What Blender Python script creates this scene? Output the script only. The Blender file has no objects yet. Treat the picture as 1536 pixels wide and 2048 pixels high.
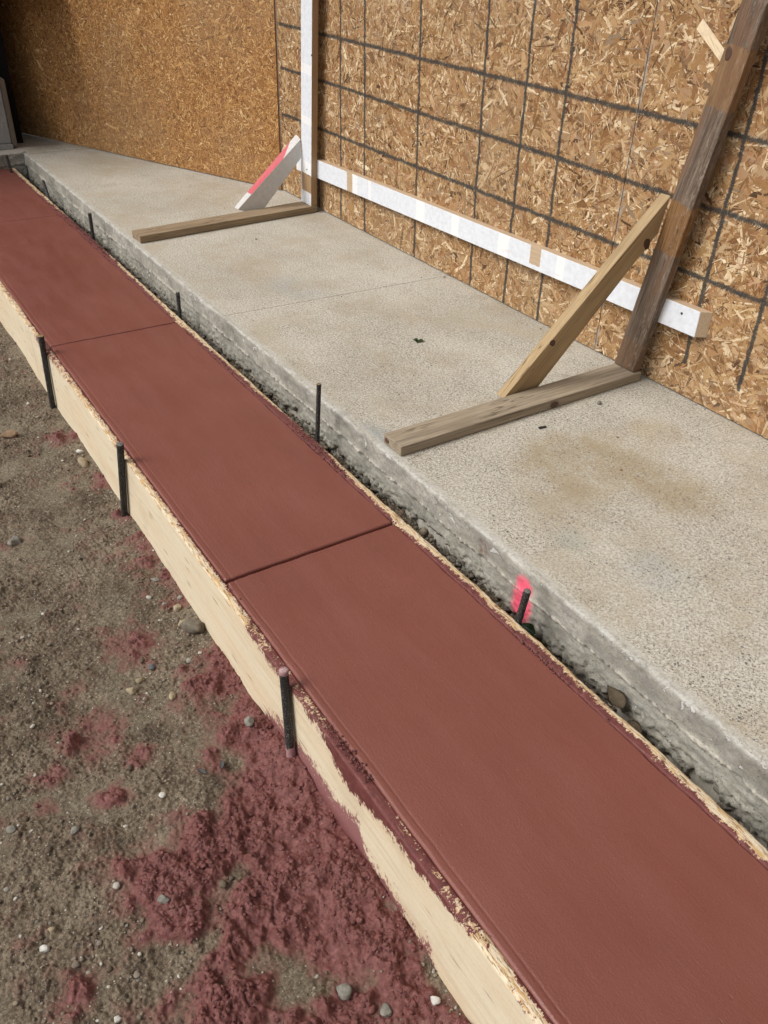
import bpy, bmesh, math, random
import numpy as np
from mathutils import Matrix, Vector
random.seed(7)
RNG = np.random.default_rng(7)
C = bpy.context.scene.collection
scene = bpy.context.scene

# ------------------------------------------------------------------ camera
# world: X runs along the walkway away from the camera, Y to the left, Z up; slab top is z = 0
R = ((-0.5376357894, -0.8426809357, 0.0289240134),
     (-0.4945311369, 0.2873587819, -0.8202828080),
     (0.6829251149, -0.4553172203, -0.5712263267))
cam_d = bpy.data.cameras.new('camera')
cam = bpy.data.objects.new('camera', cam_d)
C.objects.link(cam)
r, u, b = Vector(R[0]), -Vector(R[1]), -Vector(R[2])
mw = Matrix.Identity(4)
for i in range(3):
    mw[i][0], mw[i][1], mw[i][2] = r[i], u[i], b[i]
mw[2][3] = 1.5
cam.matrix_world = mw
cam_d.sensor_fit = 'VERTICAL'
cam_d.sensor_height = 24
cam_d.lens = 1700.13 / 2048 * 24
cam_d.clip_start = 0.02
cam_d.clip_end = 500
scene.camera = cam

# ------------------------------------------------------------------ sky and sun
SUN_EL, SUN_AZ = math.radians(47), math.radians(74)      # azimuth measured from +X towards +Y
w = bpy.data.worlds.new('World')
scene.world = w
w.use_nodes = True
nt = w.node_tree
nt.nodes.clear()
sky = nt.nodes.new('ShaderNodeTexSky')
sky.sky_type = 'NISHITA'
sky.sun_disc = False
sky.sun_elevation = SUN_EL
sky.sun_rotation = math.radians(90) - SUN_AZ
sky.dust_density = 5.0
sky.air_density = 1.0
hs = nt.nodes.new('ShaderNodeHueSaturation')
hs.inputs['Saturation'].default_value = 0.22            # overcast: an almost white sky
bg = nt.nodes.new('ShaderNodeBackground')
bg.inputs['Strength'].default_value = 0.092
wo = nt.nodes.new('ShaderNodeOutputWorld')
nt.links.new(sky.outputs[0], hs.inputs['Color'])
nt.links.new(hs.outputs[0], bg.inputs['Color'])
nt.links.new(bg.outputs[0], wo.inputs['Surface'])
sl = bpy.data.lights.new('sun', 'SUN')
sl.energy = 1.5
sl.angle = math.radians(24)
sl.color = (1.0, 0.97, 0.93)
so = bpy.data.objects.new('sun', sl)
C.objects.link(so)
sd = Vector((math.cos(SUN_EL) * math.cos(SUN_AZ), math.cos(SUN_EL) * math.sin(SUN_AZ), math.sin(SUN_EL)))
so.rotation_euler = sd.to_track_quat('Z', 'Y').to_euler()
so.location = sd * 20
vs = scene.view_settings
vs.view_transform = 'Standard'
vs.look = 'None'
vs.exposure = 0.43
vs.gamma = 1.0
vs.use_curve_mapping = False


# ------------------------------------------------------------------ node helper
class Mat:
    def __init__(s, name):
        s.m = bpy.data.materials.new(name)
        s.m.use_nodes = True
        s.t = s.m.node_tree
        s.t.nodes.clear()
        s.out = s.t.nodes.new('ShaderNodeOutputMaterial')
        s.b = s.t.nodes.new('ShaderNodeBsdfPrincipled')
        s.t.links.new(s.b.outputs[0], s.out.inputs[0])

    def put(s, sock, v):
        if isinstance(v, bpy.types.NodeSocket):
            s.t.links.new(v, sock)
        elif isinstance(v, (tuple, list)):
            n = len(sock.default_value)
            v = tuple(v)[:n] + (1.0,) * (n - len(v))
            sock.default_value = v
        else:
            sock.default_value = v

    def set(s, **k):
        names = dict(color='Base Color', rough='Roughness', normal='Normal', spec='Specular IOR Level',
                     metal='Metallic', coat='Coat Weight', coatr='Coat Roughness')
        for a, v in k.items():
            s.put(s.b.inputs[names[a]], v)
        return s.m

    def obj(s):
        return s.t.nodes.new('ShaderNodeTexCoord').outputs['Object']

    def pos(s):
        return s.t.nodes.new('ShaderNodeNewGeometry').outputs['Position']

    def attr(s, name, out='Fac'):
        a = s.t.nodes.new('ShaderNodeAttribute')
        a.attribute_name = name
        return a.outputs[out]

    def xyz(s, v):
        n = s.t.nodes.new('ShaderNodeSeparateXYZ')
        s.put(n.inputs[0], v)
        return n.outputs[0], n.outputs[1], n.outputs[2]

    def comb(s, x, y, z):
        n = s.t.nodes.new('ShaderNodeCombineXYZ')
        for i, q in enumerate((x, y, z)):
            s.put(n.inputs[i], q)
        return n.outputs[0]

    def map(s, v, sc=(1, 1, 1), loc=(0, 0, 0), rot=(0, 0, 0)):
        n = s.t.nodes.new('ShaderNodeMapping')
        s.put(n.inputs['Vector'], v)
        n.inputs['Scale'].default_value = sc
        n.inputs['Location'].default_value = loc
        n.inputs['Rotation'].default_value = rot
        return n.outputs[0]

    def noise(s, v, scale, detail=3, rough=0.55, dist=0.0, out=0):
        n = s.t.nodes.new('ShaderNodeTexNoise')
        s.put(n.inputs['Vector'], v)
        n.inputs['Scale'].default_value = scale
        n.inputs['Detail'].default_value = detail
        n.inputs['Roughness'].default_value = rough
        n.inputs['Distortion'].default_value = dist
        return n.outputs[out]

    def voro(s, v, scale, feature='F1', rnd=1.0, out='Distance'):
        n = s.t.nodes.new('ShaderNodeTexVoronoi')
        n.feature = feature
        s.put(n.inputs['Vector'], v)
        n.inputs['Scale'].default_value = scale
        n.inputs['Randomness'].default_value = rnd
        return n.outputs[out]

    def math(s, op, a, b_=0.0, c=0.0):
        n = s.t.nodes.new('ShaderNodeMath')
        n.operation = op
        s.put(n.inputs[0], a)
        s.put(n.inputs[1], b_)
        s.put(n.inputs[2], c)
        return n.outputs[0]

    def step(s, v, lo, hi, a=0.0, b_=1.0):
        n = s.t.nodes.new('ShaderNodeMapRange')
        n.interpolation_type = 'SMOOTHSTEP'
        s.put(n.inputs[0], v)
        s.put(n.inputs[1], lo)
        s.put(n.inputs[2], hi)
        s.put(n.inputs[3], a)
        s.put(n.inputs[4], b_)
        return n.outputs[0]

    def ramp(s, f, stops, interp='LINEAR'):
        n = s.t.nodes.new('ShaderNodeValToRGB')
        n.color_ramp.interpolation = interp
        e = n.color_ramp.elements
        while len(e) < len(stops):
            e.new(0.5)
        for q, (p, c) in zip(e, stops):
            q.position = p
            q.color = tuple(c) + (1.0,) if len(c) == 3 else c
        s.put(n.inputs[0], f)
        return n.outputs[0]

    def mix(s, f, a, b_, mode='MIX'):
        n = s.t.nodes.new('ShaderNodeMix')
        n.data_type = 'RGBA'
        n.blend_type = mode
        s.put(n.inputs['Factor'], f)
        s.put(n.inputs[6], a)
        s.put(n.inputs[7], b_)
        return n.outputs[2]

    def bump(s, h, strength=0.5, dist=0.01, normal=None):
        n = s.t.nodes.new('ShaderNodeBump')
        s.put(n.inputs['Height'], h)
        n.inputs['Strength'].default_value = strength
        n.inputs['Distance'].default_value = dist
        if normal is not None:
            s.put(n.inputs['Normal'], normal)
        return n.outputs[0]

    def blob(s, p, cx, cy, rx, ry, soft=1.0, ax=(0, 1)):
        """soft spot mask round a place"""
        q = s.xyz(p)
        dx = s.math('DIVIDE', s.math('SUBTRACT', q[ax[0]], cx), rx)
        dy = s.math('DIVIDE', s.math('SUBTRACT', q[ax[1]], cy), ry)
        d = s.math('ADD', s.math('MULTIPLY', dx, dx), s.math('MULTIPLY', dy, dy))
        return s.step(d, 1.0 + soft, 0.0)


# ------------------------------------------------------------------ mesh helpers
def link(name, me, mat=None, parent=None, loc=None):
    o = bpy.data.objects.new(name, me)
    C.objects.link(o)
    if mat and me and not me.materials:
        me.materials.append(mat)
    if parent:
        o.parent = parent
    if loc is not None:
        o.location = loc
    return o


def tag(o, label=None, cat=None, group=None, kind=None):
    for k, v in (('label', label), ('category', cat), ('group', group), ('kind', kind)):
        if v:
            o[k] = v
    return o


def empty(name, loc=(0, 0, 0)):
    o = bpy.data.objects.new(name, None)
    o.empty_display_size = 0.05
    C.objects.link(o)
    o.location = loc
    return o


def npmesh(name, V, F, smooth=True, attrs=None):
    """V (n,3), F (m,k) arrays of one polygon size -> mesh; attrs: name -> point floats or vectors"""
    me = bpy.data.meshes.new(name)
    V = np.ascontiguousarray(V, dtype=np.float32)
    F = np.ascontiguousarray(F, dtype=np.int32)
    me.vertices.add(len(V))
    me.vertices.foreach_set('co', V.ravel())
    k = F.shape[1]
    me.loops.add(F.size)
    me.loops.foreach_set('vertex_index', F.ravel())
    me.polygons.add(len(F))
    me.polygons.foreach_set('loop_start', np.arange(0, F.size, k, dtype=np.int32))
    me.polygons.foreach_set('loop_total', np.full(len(F), k, dtype=np.int32))
    me.polygons.foreach_set('use_smooth', np.full(len(F), smooth, dtype=bool))
    me.update(calc_edges=True)
    for n, a in (attrs or {}).items():
        a = np.ascontiguousarray(a, dtype=np.float32)
        if a.ndim == 1:
            at = me.attributes.new(n, 'FLOAT', 'POINT')
            at.data.foreach_set('value', a)
        else:
            at = me.attributes.new(n, 'FLOAT_VECTOR', 'POINT')
            at.data.foreach_set('vector', a.ravel())
    me.validate()
    return me


def gridfaces(nx, ny, flip=False):
    i, j = np.meshgrid(np.arange(nx - 1), np.arange(ny - 1), indexing='ij')
    a = i * ny + j
    F = np.stack([a, a + ny, a + ny + 1, a + 1], -1).reshape(-1, 4)
    return F[:, ::-1] if flip else F


def field(nx, ny, dx, lo, hi, beta=1.6, seed=0):
    """smooth random height field, wavelengths lo..hi metres, unit spread"""
    g = np.random.default_rng(seed)
    px, py = int(nx * 1.15) + 8, int(ny * 1.15) + 8
    n = g.standard_normal((px, py))
    fx = np.fft.fftfreq(px, dx)[:, None]
    fy = np.fft.rfftfreq(py, dx)[None, :]
    k = np.sqrt(fx * fx + fy * fy) + 1e-9
    amp = k ** (-beta) * np.exp(-(k * lo) ** 2) * (1 - np.exp(-(k * hi) ** 2))
    f = np.fft.irfft2(np.fft.rfft2(n) * amp, s=(px, py))[:nx, :ny]
    return (f - f.mean()) / f.std()


def sample(f, x0, y0, dx, X, Y):
    """bilinear sample of a field"""
    u = np.clip((X - x0) / dx, 0, f.shape[0] - 1.001)
    v = np.clip((Y - y0) / dx, 0, f.shape[1] - 1.001)
    i, j = u.astype(int), v.astype(int)
    a, b_ = u - i, v - j
    return (f[i, j] * (1 - a) * (1 - b_) + f[i + 1, j] * a * (1 - b_) + f[i, j + 1] * (1 - a) * b_ + f[i + 1, j + 1] * a * b_)


def ss(x, lo, hi):
    t = np.clip((x - lo) / (hi - lo), 0, 1)
    return t * t * (3 - 2 * t)


def ico(sub):
    bm = bmesh.new()
    bmesh.ops.create_icosphere(bm, subdivisions=sub, radius=1.0)
    V = np.array([v.co[:] for v in bm.verts])
    F = np.array([[v.index for v in f.verts] for f in bm.faces])
    bm.free()
    return V, F


ICO = {1: ico(1), 2: ico(2), 3: ico(3)}


def lumps(P, S, sub, squash=0.7, rough=0.25, seed=0):
    """many irregular lumps in one vertex array: P centres (n,3), S radii (n)"""
    g = np.random.default_rng(seed)
    V0, F0 = ICO[sub]
    n, k = len(P), len(V0)
    ax = g.uniform(0.7, 1.3, (n, 1, 3))
    ax[:, :, 2] *= squash
    V = V0[None] * ax * (1 + g.uniform(-rough, rough, (n, k, 1)))
    t = g.uniform(0, 2 * np.pi, n)
    c, s_ = np.cos(t)[:, None], np.sin(t)[:, None]
    x = V[:, :, 0] * c - V[:, :, 1] * s_
    y = V[:, :, 0] * s_ + V[:, :, 1] * c
    V = np.stack([x, y, V[:, :, 2]], -1) * np.asarray(S)[:, None, None] + P[:, None, :]
    F = (F0[None] + (np.arange(n) * k)[:, None, None]).reshape(-1, 3)
    return V.reshape(-1, 3), F, k


def stone(name, size, mat, loc, seed, rz=0.0, sub=3, squash=0.6, aspect=0.7, angular=0.12, parent=None):
    """one stone as a mesh with its own outline"""
    g = np.random.default_rng(seed)
    V0, F0 = ICO[sub]
    V = V0.copy()
    for _ in range(13):                       # flatten random caps: a broken or worn outline
        d = g.standard_normal(3)
        d /= np.linalg.norm(d)
        lim = g.uniform(0.42, 0.88) if angular > .2 else g.uniform(0.55, 0.93)
        h = V @ d
        V -= np.clip(h - lim, 0, None)[:, None] * d * g.uniform(0.6, 0.95)
    V *= 1 + angular * 0.25 * np.sin(V0 @ g.standard_normal((3, 3)) * 5).sum(1)[:, None]
    V *= np.array([1, aspect, squash]) * size
    me = npmesh(name, V, F0, True, {'tone': np.full(len(V), g.uniform())})
    o = link(name, me, mat, parent, loc)
    o.rotation_euler = (g.uniform(-.15, .15), g.uniform(-.15, .15), rz)
    return o


def board(name, A, B, mat, parent=None, bev=0.003, seg=2, nsub=1, extra=None):
    """timber between end faces A and B (4 world corners each, same order); local X runs along the grain"""
    A = [Vector(a) for a in A]
    B = [Vector(q) for q in B]
    ca, cb = sum(A, Vector()) / 4, sum(B, Vector()) / 4
    x = (cb - ca).normalized()
    y = (A[1] - A[0])
    y = (y - x * y.dot(x)).normalized()
    z = x.cross(y)
    mt = Matrix((x, y, z)).transposed().to_4x4()
    mt.translation = ca
    inv = mt.inverted()
    bm = bmesh.new()
    va = [bm.verts.new(inv @ p) for p in A]
    vb = [bm.verts.new(inv @ p) for p in B]
    bm.faces.new(va)
    bm.faces.new(vb[::-1])
    for i in range(4):
        j = (i + 1) % 4
        bm.faces.new((va[j], va[i], vb[i], vb[j]))
    bmesh.ops.recalc_face_normals(bm, faces=bm.faces)
    if bev:
        bmesh.ops.bevel(bm, geom=bm.edges[:] + bm.verts[:], offset=bev, segments=seg, affect='EDGES', profile=0.6)
    me = bpy.data.meshes.new(name)
    bm.to_mesh(me)
    bm.free()
    o = link(name, me, mat)
    if parent:
        o.parent = parent
        o.matrix_world = mt if parent.location.length == 0 else mt
        o.matrix_local = Matrix.Translation(-parent.location) @ mt
    else:
        o.matrix_world = mt
    return o


# ------------------------------------------------------------------ materials
def mat_red():
    m = Mat('wet_red_concrete')
    p = m.pos()
    base = m.ramp(m.noise(p, 1.7, 3, 0.6), [(0.3, (0.170, 0.052, 0.037)), (0.7, (0.204, 0.067, 0.049))])
    sweep = m.noise(m.map(p, (2.2, 11, 1), rot=(0, 0, .25)), 1.0, 4, 0.6, 0.8)
    base = m.mix(m.step(sweep, 0.4, 0.68, 0, 0.16), base, (0.222, 0.080, 0.063))
    base = m.mix(m.step(sweep, 0.45, 0.3, 0, 0.14), base, (0.150, 0.044, 0.030))
    streak = m.noise(m.map(p, (3, 140, 60)), 1.0, 4, 0.6)
    base = m.mix(m.step(streak, 0.35, 0.75, 0.0, 0.16), base, (0.17, 0.048, 0.036))
    speck = m.noise(p, 260, 2, 0.6)
    base = m.mix(m.step(speck, 0.66, 0.74, 0, 0.35), base, (0.36, 0.16, 0.12))
    f1 = m.noise(p, 210, 3, 0.6)
    f2 = m.noise(m.map(p, (14, 170, 60)), 1.0, 3, 0.6)
    f3 = m.noise(p, 38, 2, 0.5)
    drag = m.noise(m.map(p, (6, 60, 1)), 1.0, 2, 0.5)
    tears = m.math('MULTIPLY', m.step(m.noise(m.map(p, (55, 120, 60)), 1.0, 2, 0.7), 0.64, 0.75), m.step(m.noise(p, 4.2, 2, 0.5), 0.5, 0.62))
    h = m.math('ADD', m.math('MULTIPLY', f1, 0.6), m.math('MULTIPLY', f2, 0.22))
    h = m.math('ADD', h, m.math('MULTIPLY', f3, 0.25))
    h = m.math('ADD', h, m.math('MULTIPLY', drag, 0.25))
    h = m.math('SUBTRACT', h, m.math('MULTIPLY', tears, 0.5))
    rough = m.step(m.noise(m.map(p, (3, 12, 1)), 1.0, 4, 0.6), 0.3, 0.7, 0.36, 0.58)
    return m.set(color=base, rough=rough, spec=0.48, normal=m.bump(h, 0.6, 0.0032))


def mat_smear(name='red_mortar'):
    m = Mat(name)
    p = m.pos()
    c = m.ramp(m.noise(p, 60, 4, 0.65), [(0.25, (0.085, 0.028, 0.024)), (0.5, (0.162, 0.053, 0.046)), (0.75, (0.265, 0.115, 0.105))])
    h = m.math('ADD', m.noise(p, 420, 3, 0.7), m.noise(p, 110, 3, 0.6))
    return m.set(color=c, rough=m.step(m.noise(p, 30, 2, 0.5), 0.35, 0.7, 0.38, 0.75), spec=0.5, normal=m.bump(h, 0.8, 0.004))


def mat_formwood(name, face):
    """pale form board; 'smear' point attribute carries how much red mortar lies there"""
    m = Mat(name)
    p = m.pos()
    g = m.noise(m.map(p, (5, 120, 120)), 1.0, 4, 0.6, 0.3)
    c = m.ramp(g, [(0.2, (0.64, 0.53, 0.37)), (0.5, (0.70, 0.605, 0.445)), (0.8, (0.75, 0.665, 0.51))])
    big = m.noise(m.map(p, (1.6, 9, 9)), 1.0, 2, 0.5)
    c = m.mix(m.step(big, 0.42, 0.7, 0, 0.5), c, (0.66, 0.51, 0.33))
    c = m.mix(m.step(m.noise(p, 150, 4, 0.8), 0.5, 0.72, 0, 0.35), c, (0.46, 0.34, 0.2))
    wv = m.noise(m.map(p, (1.1, 26, 26)), 1.0, 3, 0.55, 0.6)
    c = m.mix(m.step(m.math('ABSOLUTE', m.math('SUBTRACT', wv, .5)), 0.03, 0.0, 0, 0.28), c, (0.50, 0.35, 0.19))
    c = m.mix(m.step(m.noise(p, 5.5, 4, 0.7), 0.52, 0.66, 0, 0.3), c, (0.55, 0.46, 0.33))
    # short dark flecks along the grain
    fl = m.voro(m.map(p, (9, 60, 60)), 1.0, 'F1', 1.0)
    fr = m.voro(m.map(p, (9, 60, 60)), 1.0, 'F1', 1.0, 'Color')
    fm = m.math('MULTIPLY', m.step(m.math('ADD', fl, m.math('MULTIPLY', g, .2)), 0.40, 0.18), m.step(m.xyz(fr)[0], 0.72, 0.8))
    c = m.mix(m.math('MULTIPLY', fm, 0.7), c, (0.24, 0.17, 0.09))
    if face == 'top':
        st = m.noise(m.map(p, (22, 190, 190)), 1.0, 4, 0.75)
        c = m.mix(m.step(st, 0.46, 0.58, 0, 0.85), c, (0.50, 0.29, 0.09))
        st2 = m.noise(m.map(p, (30, 230, 230), (3, 1, 0)), 1.0, 4, 0.75)
        c = m.mix(m.step(st2, 0.535, 0.60, 0, 0.85), c, (0.13, 0.06, 0.028))
    sm = m.attr('smear')
    n1 = m.noise(p, 38, 5, 0.72)
    n2 = m.noise(m.map(p, (190, 90, 70)), 1.0, 4, 0.8)
    n3 = m.noise(p, 16, 3, 0.6)
    t = m.math('ADD', sm, m.math('MULTIPLY', m.math('SUBTRACT', n1, 0.5), 1.15))
    t = m.math('ADD', t, m.math('MULTIPLY', m.math('SUBTRACT', n2, 0.5), 1.0))
    t = m.math('ADD', t, m.math('MULTIPLY', m.math('SUBTRACT', n3, 0.5), 0.2))
    mask = m.step(t, 0.49, 0.52)
    halo = m.step(t, 0.34, 0.5, 0, 0.6)
    pink = m.mix(m.noise(p, 25, 2), (0.52, 0.30, 0.27), (0.62, 0.42, 0.22))
    c = m.mix(halo, c, pink)
    red = m.ramp(m.noise(p, 60, 4, 0.65), [(0.3, (0.10, 0.028, 0.026)), (0.75, (0.19, 0.056, 0.05))])
    tint = m.attr('wash')
    red = m.mix(m.math('MULTIPLY', tint, 0.75), red, (0.36, 0.17, 0.17))
    scr_ = m.step(m.noise(m.map(p, (14, 230, 230)), 1.0, 4, 0.8), 0.58, 0.68, 0, .65)
    red = m.mix(scr_, red, (0.30, 0.15, 0.10))
    c = m.mix(mask, c, red)
    h = m.math('ADD', m.math('MULTIPLY', mask, m.math('MULTIPLY_ADD', m.noise(p, 120, 4, .75), 2.4, 0.6)), m.math('MULTIPLY', g, 0.5))
    h = m.math('ADD', h, m.math('MULTIPLY', m.noise(p, 300, 3, 0.7), 0.5))
    return m.set(color=c, rough=m.step(mask, 0, 1, 0.75, 0.6), spec=0.35, normal=m.bump(h, 0.6, 0.0018))


def mat_slab():
    m = Mat('exposed_aggregate_concrete')
    p = m.pos()
    q = m.comb(m.xyz(p)[0], m.xyz(p)[1], 0.0)
    big = m.noise(q, 1.6, 4, 0.6)
    c = m.ramp(big, [(0.3, (0.38, 0.35, 0.29)), (0.5, (0.47, 0.44, 0.37)), (0.72, (0.54, 0.51, 0.445))])
    mid = m.noise(q, 11, 4, 0.65)
    c = m.mix(m.step(mid, 0.5, 0.75, 0, 0.4), c, (0.30, 0.27, 0.21))
    fine = m.noise(q, 160, 3, 0.75)
    gr = m.noise(q, 105, 3, .8)
    c = m.mix(m.step(gr, 0.50, 0.60, 0, 0.62), c, (0.235, 0.20, 0.15))
    c = m.mix(m.step(gr, 0.48, 0.38, 0, 0.62), c, (0.64, 0.61, 0.54))
    c = m.mix(m.step(m.noise(q, 30, 4, .75), 0.52, 0.64, 0, 0.3), c, (0.29, 0.255, 0.19))
    c = m.mix(m.step(fine, 0.52, 0.66, 0, 0.7), c, (0.18, 0.155, 0.115))
    c = m.mix(m.step(fine, 0.47, 0.33, 0, 0.75), c, (0.68, 0.65, 0.57))
    c = m.mix(m.step(m.noise(m.map(q, (1, 1, 1), (5, 3, 0)), 3.1, 4, 0.65), 0.46, 0.66, 0, 0.5), c, (0.37, 0.315, 0.225))
    # stains
    st = m.noise(q, 6, 4, 0.7)
    for (cx, cy, rx, ry, col, a) in ((1.70, -1.95, .24, .26, (0.31, 0.235, 0.125), .95), (1.42, -2.08, .18, .14, (0.31, 0.235, 0.125), .8),
                                     (1.72, -2.33, .12, .1, (0.36, 0.27, 0.15), .6), (1.52, -1.72, .15, .12, (0.30, 0.24, 0.15), .6),
                                     (2.19, -1.42, .13, .07, (0.24, 0.27, 0.27), .9), (3.65, -1.86, .2, .12, (0.30, 0.33, 0.335), .55),
                                     (1.15, -1.70, .12, .1, (0.34, 0.37, 0.36), .6), (1.40, -1.6, .08, .06, (0.30, 0.34, 0.31), .5),
                                     (5.4, -2.2, .5, .22, (0.33, 0.25, 0.15), .55), (6.4, -1.8, .3, .2, (0.34, 0.27, 0.17), .6),
                                     (4.1, -1.75, .35, .12, (0.33, 0.265, 0.18), .6), (3.0, -2.3, .3, .15, (0.34, 0.29, 0.2), .5),
                                     (7.2, -1.6, .25, .12, (0.16, 0.125, 0.09), .7), (4.6, -2.45, .5, .12, (0.30, 0.24, 0.17), .5)):
        k = m.math('MULTIPLY', m.blob(q, cx, cy, rx, ry, 0.6), m.step(st, 0.32, 0.66, 0.15, 1.0))
        c = m.mix(m.math('MULTIPLY', k, a * .75), c, col)
    # little stones ground flush with the surface
    h = m.math('MULTIPLY', fine, 0.35)
    yb = m.xyz(q)[1]
    edge = m.step(m.math('ADD', yb, m.math('MULTIPLY', m.math('SUBTRACT', m.noise(q, 14, 4, 0.7), 0.5), 0.06)), -1.436, -1.412)
    dens = m.math('MULTIPLY', m.step(m.noise(q, 4.3, 4, 0.65), 0.32, 0.62, 0.45, 1.0), m.math('SUBTRACT', 1.0, edge))
    dens = m.math('MULTIPLY', dens, m.step(m.xyz(q)[0], 4.6, 2.4, 0.6, 1.0))
    for sc, thr, r0, seed in ((46, .78, .25, 0), (80, .66, .29, 3), (125, .56, .32, 7), (200, .50, .36, 5)):
        v = m.map(q, (1, 1, 1), (seed, seed * .7, 0), (0, 0, seed))
        v = m.map(v, (1.0, 1.35, 1))
        d = m.math('ADD', m.voro(v, sc), m.math('MULTIPLY', m.math('SUBTRACT', m.noise(v, sc * 2.2, 2), 0.5), 0.28))
        cc = m.xyz(m.voro(v, sc, out='Color'))
        on = m.math('GREATER_THAN', m.math('MULTIPLY', cc[0], dens), thr * .98)
        k = m.math('MULTIPLY', m.step(d, r0, r0 - .09), on)
        col = m.ramp(cc[1], [(0.0, (0.10, 0.09, 0.085)), (0.3, (0.20, 0.175, 0.15)), (0.55, (0.16, 0.165, 0.18)), (0.75, (0.27, 0.20, 0.15)), (0.95, (0.34, 0.31, 0.27))], 'CONSTANT')
        c = m.mix(m.math('MULTIPLY', k, 0.95), c, col)
        h = m.math('SUBTRACT', h, m.math('MULTIPLY', k, 0.35))
    c = m.mix(m.math('MULTIPLY', edge, 0.6), c, m.ramp(m.noise(q, 22, 4, 0.7), [(0.3, (0.36, 0.345, 0.31)), (0.7, (0.56, 0.54, 0.5))]))
    return m.set(color=c, rough=0.88, spec=0.25, normal=m.bump(h, 0.7, 0.003))


def mat_kerb():
    m = Mat('old_kerb_concrete')
    p = m.pos()
    x, y, z = m.xyz(p)
    c = m.ramp(m.noise(p, 7, 5, 0.65), [(0.3, (0.19, 0.18, 0.15)), (0.5, (0.35, 0.335, 0.285)), (0.72, (0.50, 0.48, 0.42))])
    c = m.mix(m.step(m.noise(m.map(p, (3, 1, 14)), 4.0, 4, 0.6), 0.46, 0.62, 0, 0.55), c, (0.24, 0.23, 0.215))
    fine = m.noise(p, 190, 3, 0.75)
    c = m.mix(m.step(fine, 0.52, 0.72, 0, 0.5), c, (0.14, 0.13, 0.11))
    # flaking pale skin near the arris
    fl = m.noise(m.map(p, (1, 1, 1.5)), 19, 5, 0.62, 0.6)
    near = m.step(z, -0.075, -0.005)
    fl2 = m.math('ADD', fl, m.math('MULTIPLY', near, 0.075))
    skin = m.step(fl2, 0.665, 0.68)
    c = m.mix(m.math('MULTIPLY', skin, 0.8), c, m.ramp(fine, [(0.3, (0.45, 0.445, 0.43)), (0.7, (0.66, 0.655, 0.63))]))
    rim = m.math('MULTIPLY', m.step(fl2, 0.63, 0.662), m.math('SUBTRACT', 1.0, skin))
    c = m.mix(m.math('MULTIPLY', rim, 0.5), c, (0.13, 0.12, 0.105))
    topc = m.ramp(m.noise(p, 160, 3, .75), [(0.3, (0.30, 0.275, 0.235)), (0.5, (0.42, 0.40, 0.34)), (0.7, (0.52, 0.50, 0.44))])
    c = m.mix(m.step(z, -0.004, -0.0005), c, topc)
    arris = m.math('MULTIPLY', m.step(z, -0.007, -0.001), m.step(m.noise(p, 16, 4, 0.7), 0.40, 0.58))
    c = m.mix(m.math('MULTIPLY', arris, 0.5), c, (0.60, 0.59, 0.55))
    # pale mortar on the ledge, darker towards the bottom
    ledge = m.math('MULTIPLY', m.step(m.attr('ledge'), 0.15, 0.45), 0.75)
    c = m.mix(ledge, c, (0.54, 0.50, 0.43))
    c = m.mix(m.step(m.noise(p, 85, 3, .8), .5, .6, 0, .4), c, (0.20, 0.185, 0.155))
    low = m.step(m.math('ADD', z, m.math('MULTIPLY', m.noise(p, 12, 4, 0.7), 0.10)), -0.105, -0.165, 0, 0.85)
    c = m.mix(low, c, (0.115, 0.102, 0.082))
    rust = m.math('MULTIPLY', m.blob(p, 1.545, -0.05, .035, .035, 1.0, (0, 2)), m.step(m.noise(p, 70, 3), 0.4, 0.7))
    c = m.mix(m.math('MULTIPLY', rust, 0.7), c, (0.16, 0.08, 0.05))
    # fluorescent pink marking paint behind one stake
    nn = m.math('MULTIPLY', m.math('SUBTRACT', m.noise(p, 55, 4, 0.7), 0.5), 0.5)
    d1 = m.blob(p, 1.345, -0.060, .033, .034, 1.3, (0, 2))
    d2 = m.blob(p, 1.354, -0.135, .040, .062, 1.3, (0, 2))
    fz = m.math('MULTIPLY', m.math('SUBTRACT', m.noise(p, 420, 2, .8), 0.5), 1.1)
    pk = m.step(m.math('ADD', m.math('ADD', m.math('MAXIMUM', d1, d2), nn), fz), 0.15, 1.15)
    c = m.mix(m.math('MULTIPLY', pk, 0.95), c, (0.88, 0.09, 0.18))
    h = m.math('ADD', m.math('MULTIPLY', fine, 0.5), m.math('MULTIPLY', skin, 0.55))
    h = m.math('ADD', h, m.math('MULTIPLY', m.noise(p, 60, 4, 0.7), 0.7))
    pits = m.step(m.voro(p, 75), 0.18, 0.05)
    h = m.math('SUBTRACT', h, m.math('MULTIPLY', pits, 0.8))
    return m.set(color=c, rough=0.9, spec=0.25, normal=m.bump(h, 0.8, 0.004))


GRID_V = ((4.53, 0.008, 0, 9), (4.258, 0.028, 0, 9), (3.744, 0.035, 0, 9), (3.248, 0.028, 0, 9), (2.981, 0.01, 0, 9),
          (2.737, 0.012, 0, 9), (1.904, -0.02, 0.13, 9), (1.647, 0.0, 0.125, 9), (4.80, 0.0, 0, 0.25))
GRID_H = ((0.932, 0.0075), (0.682, 0.0105), (0.455, 0.0035))


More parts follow.
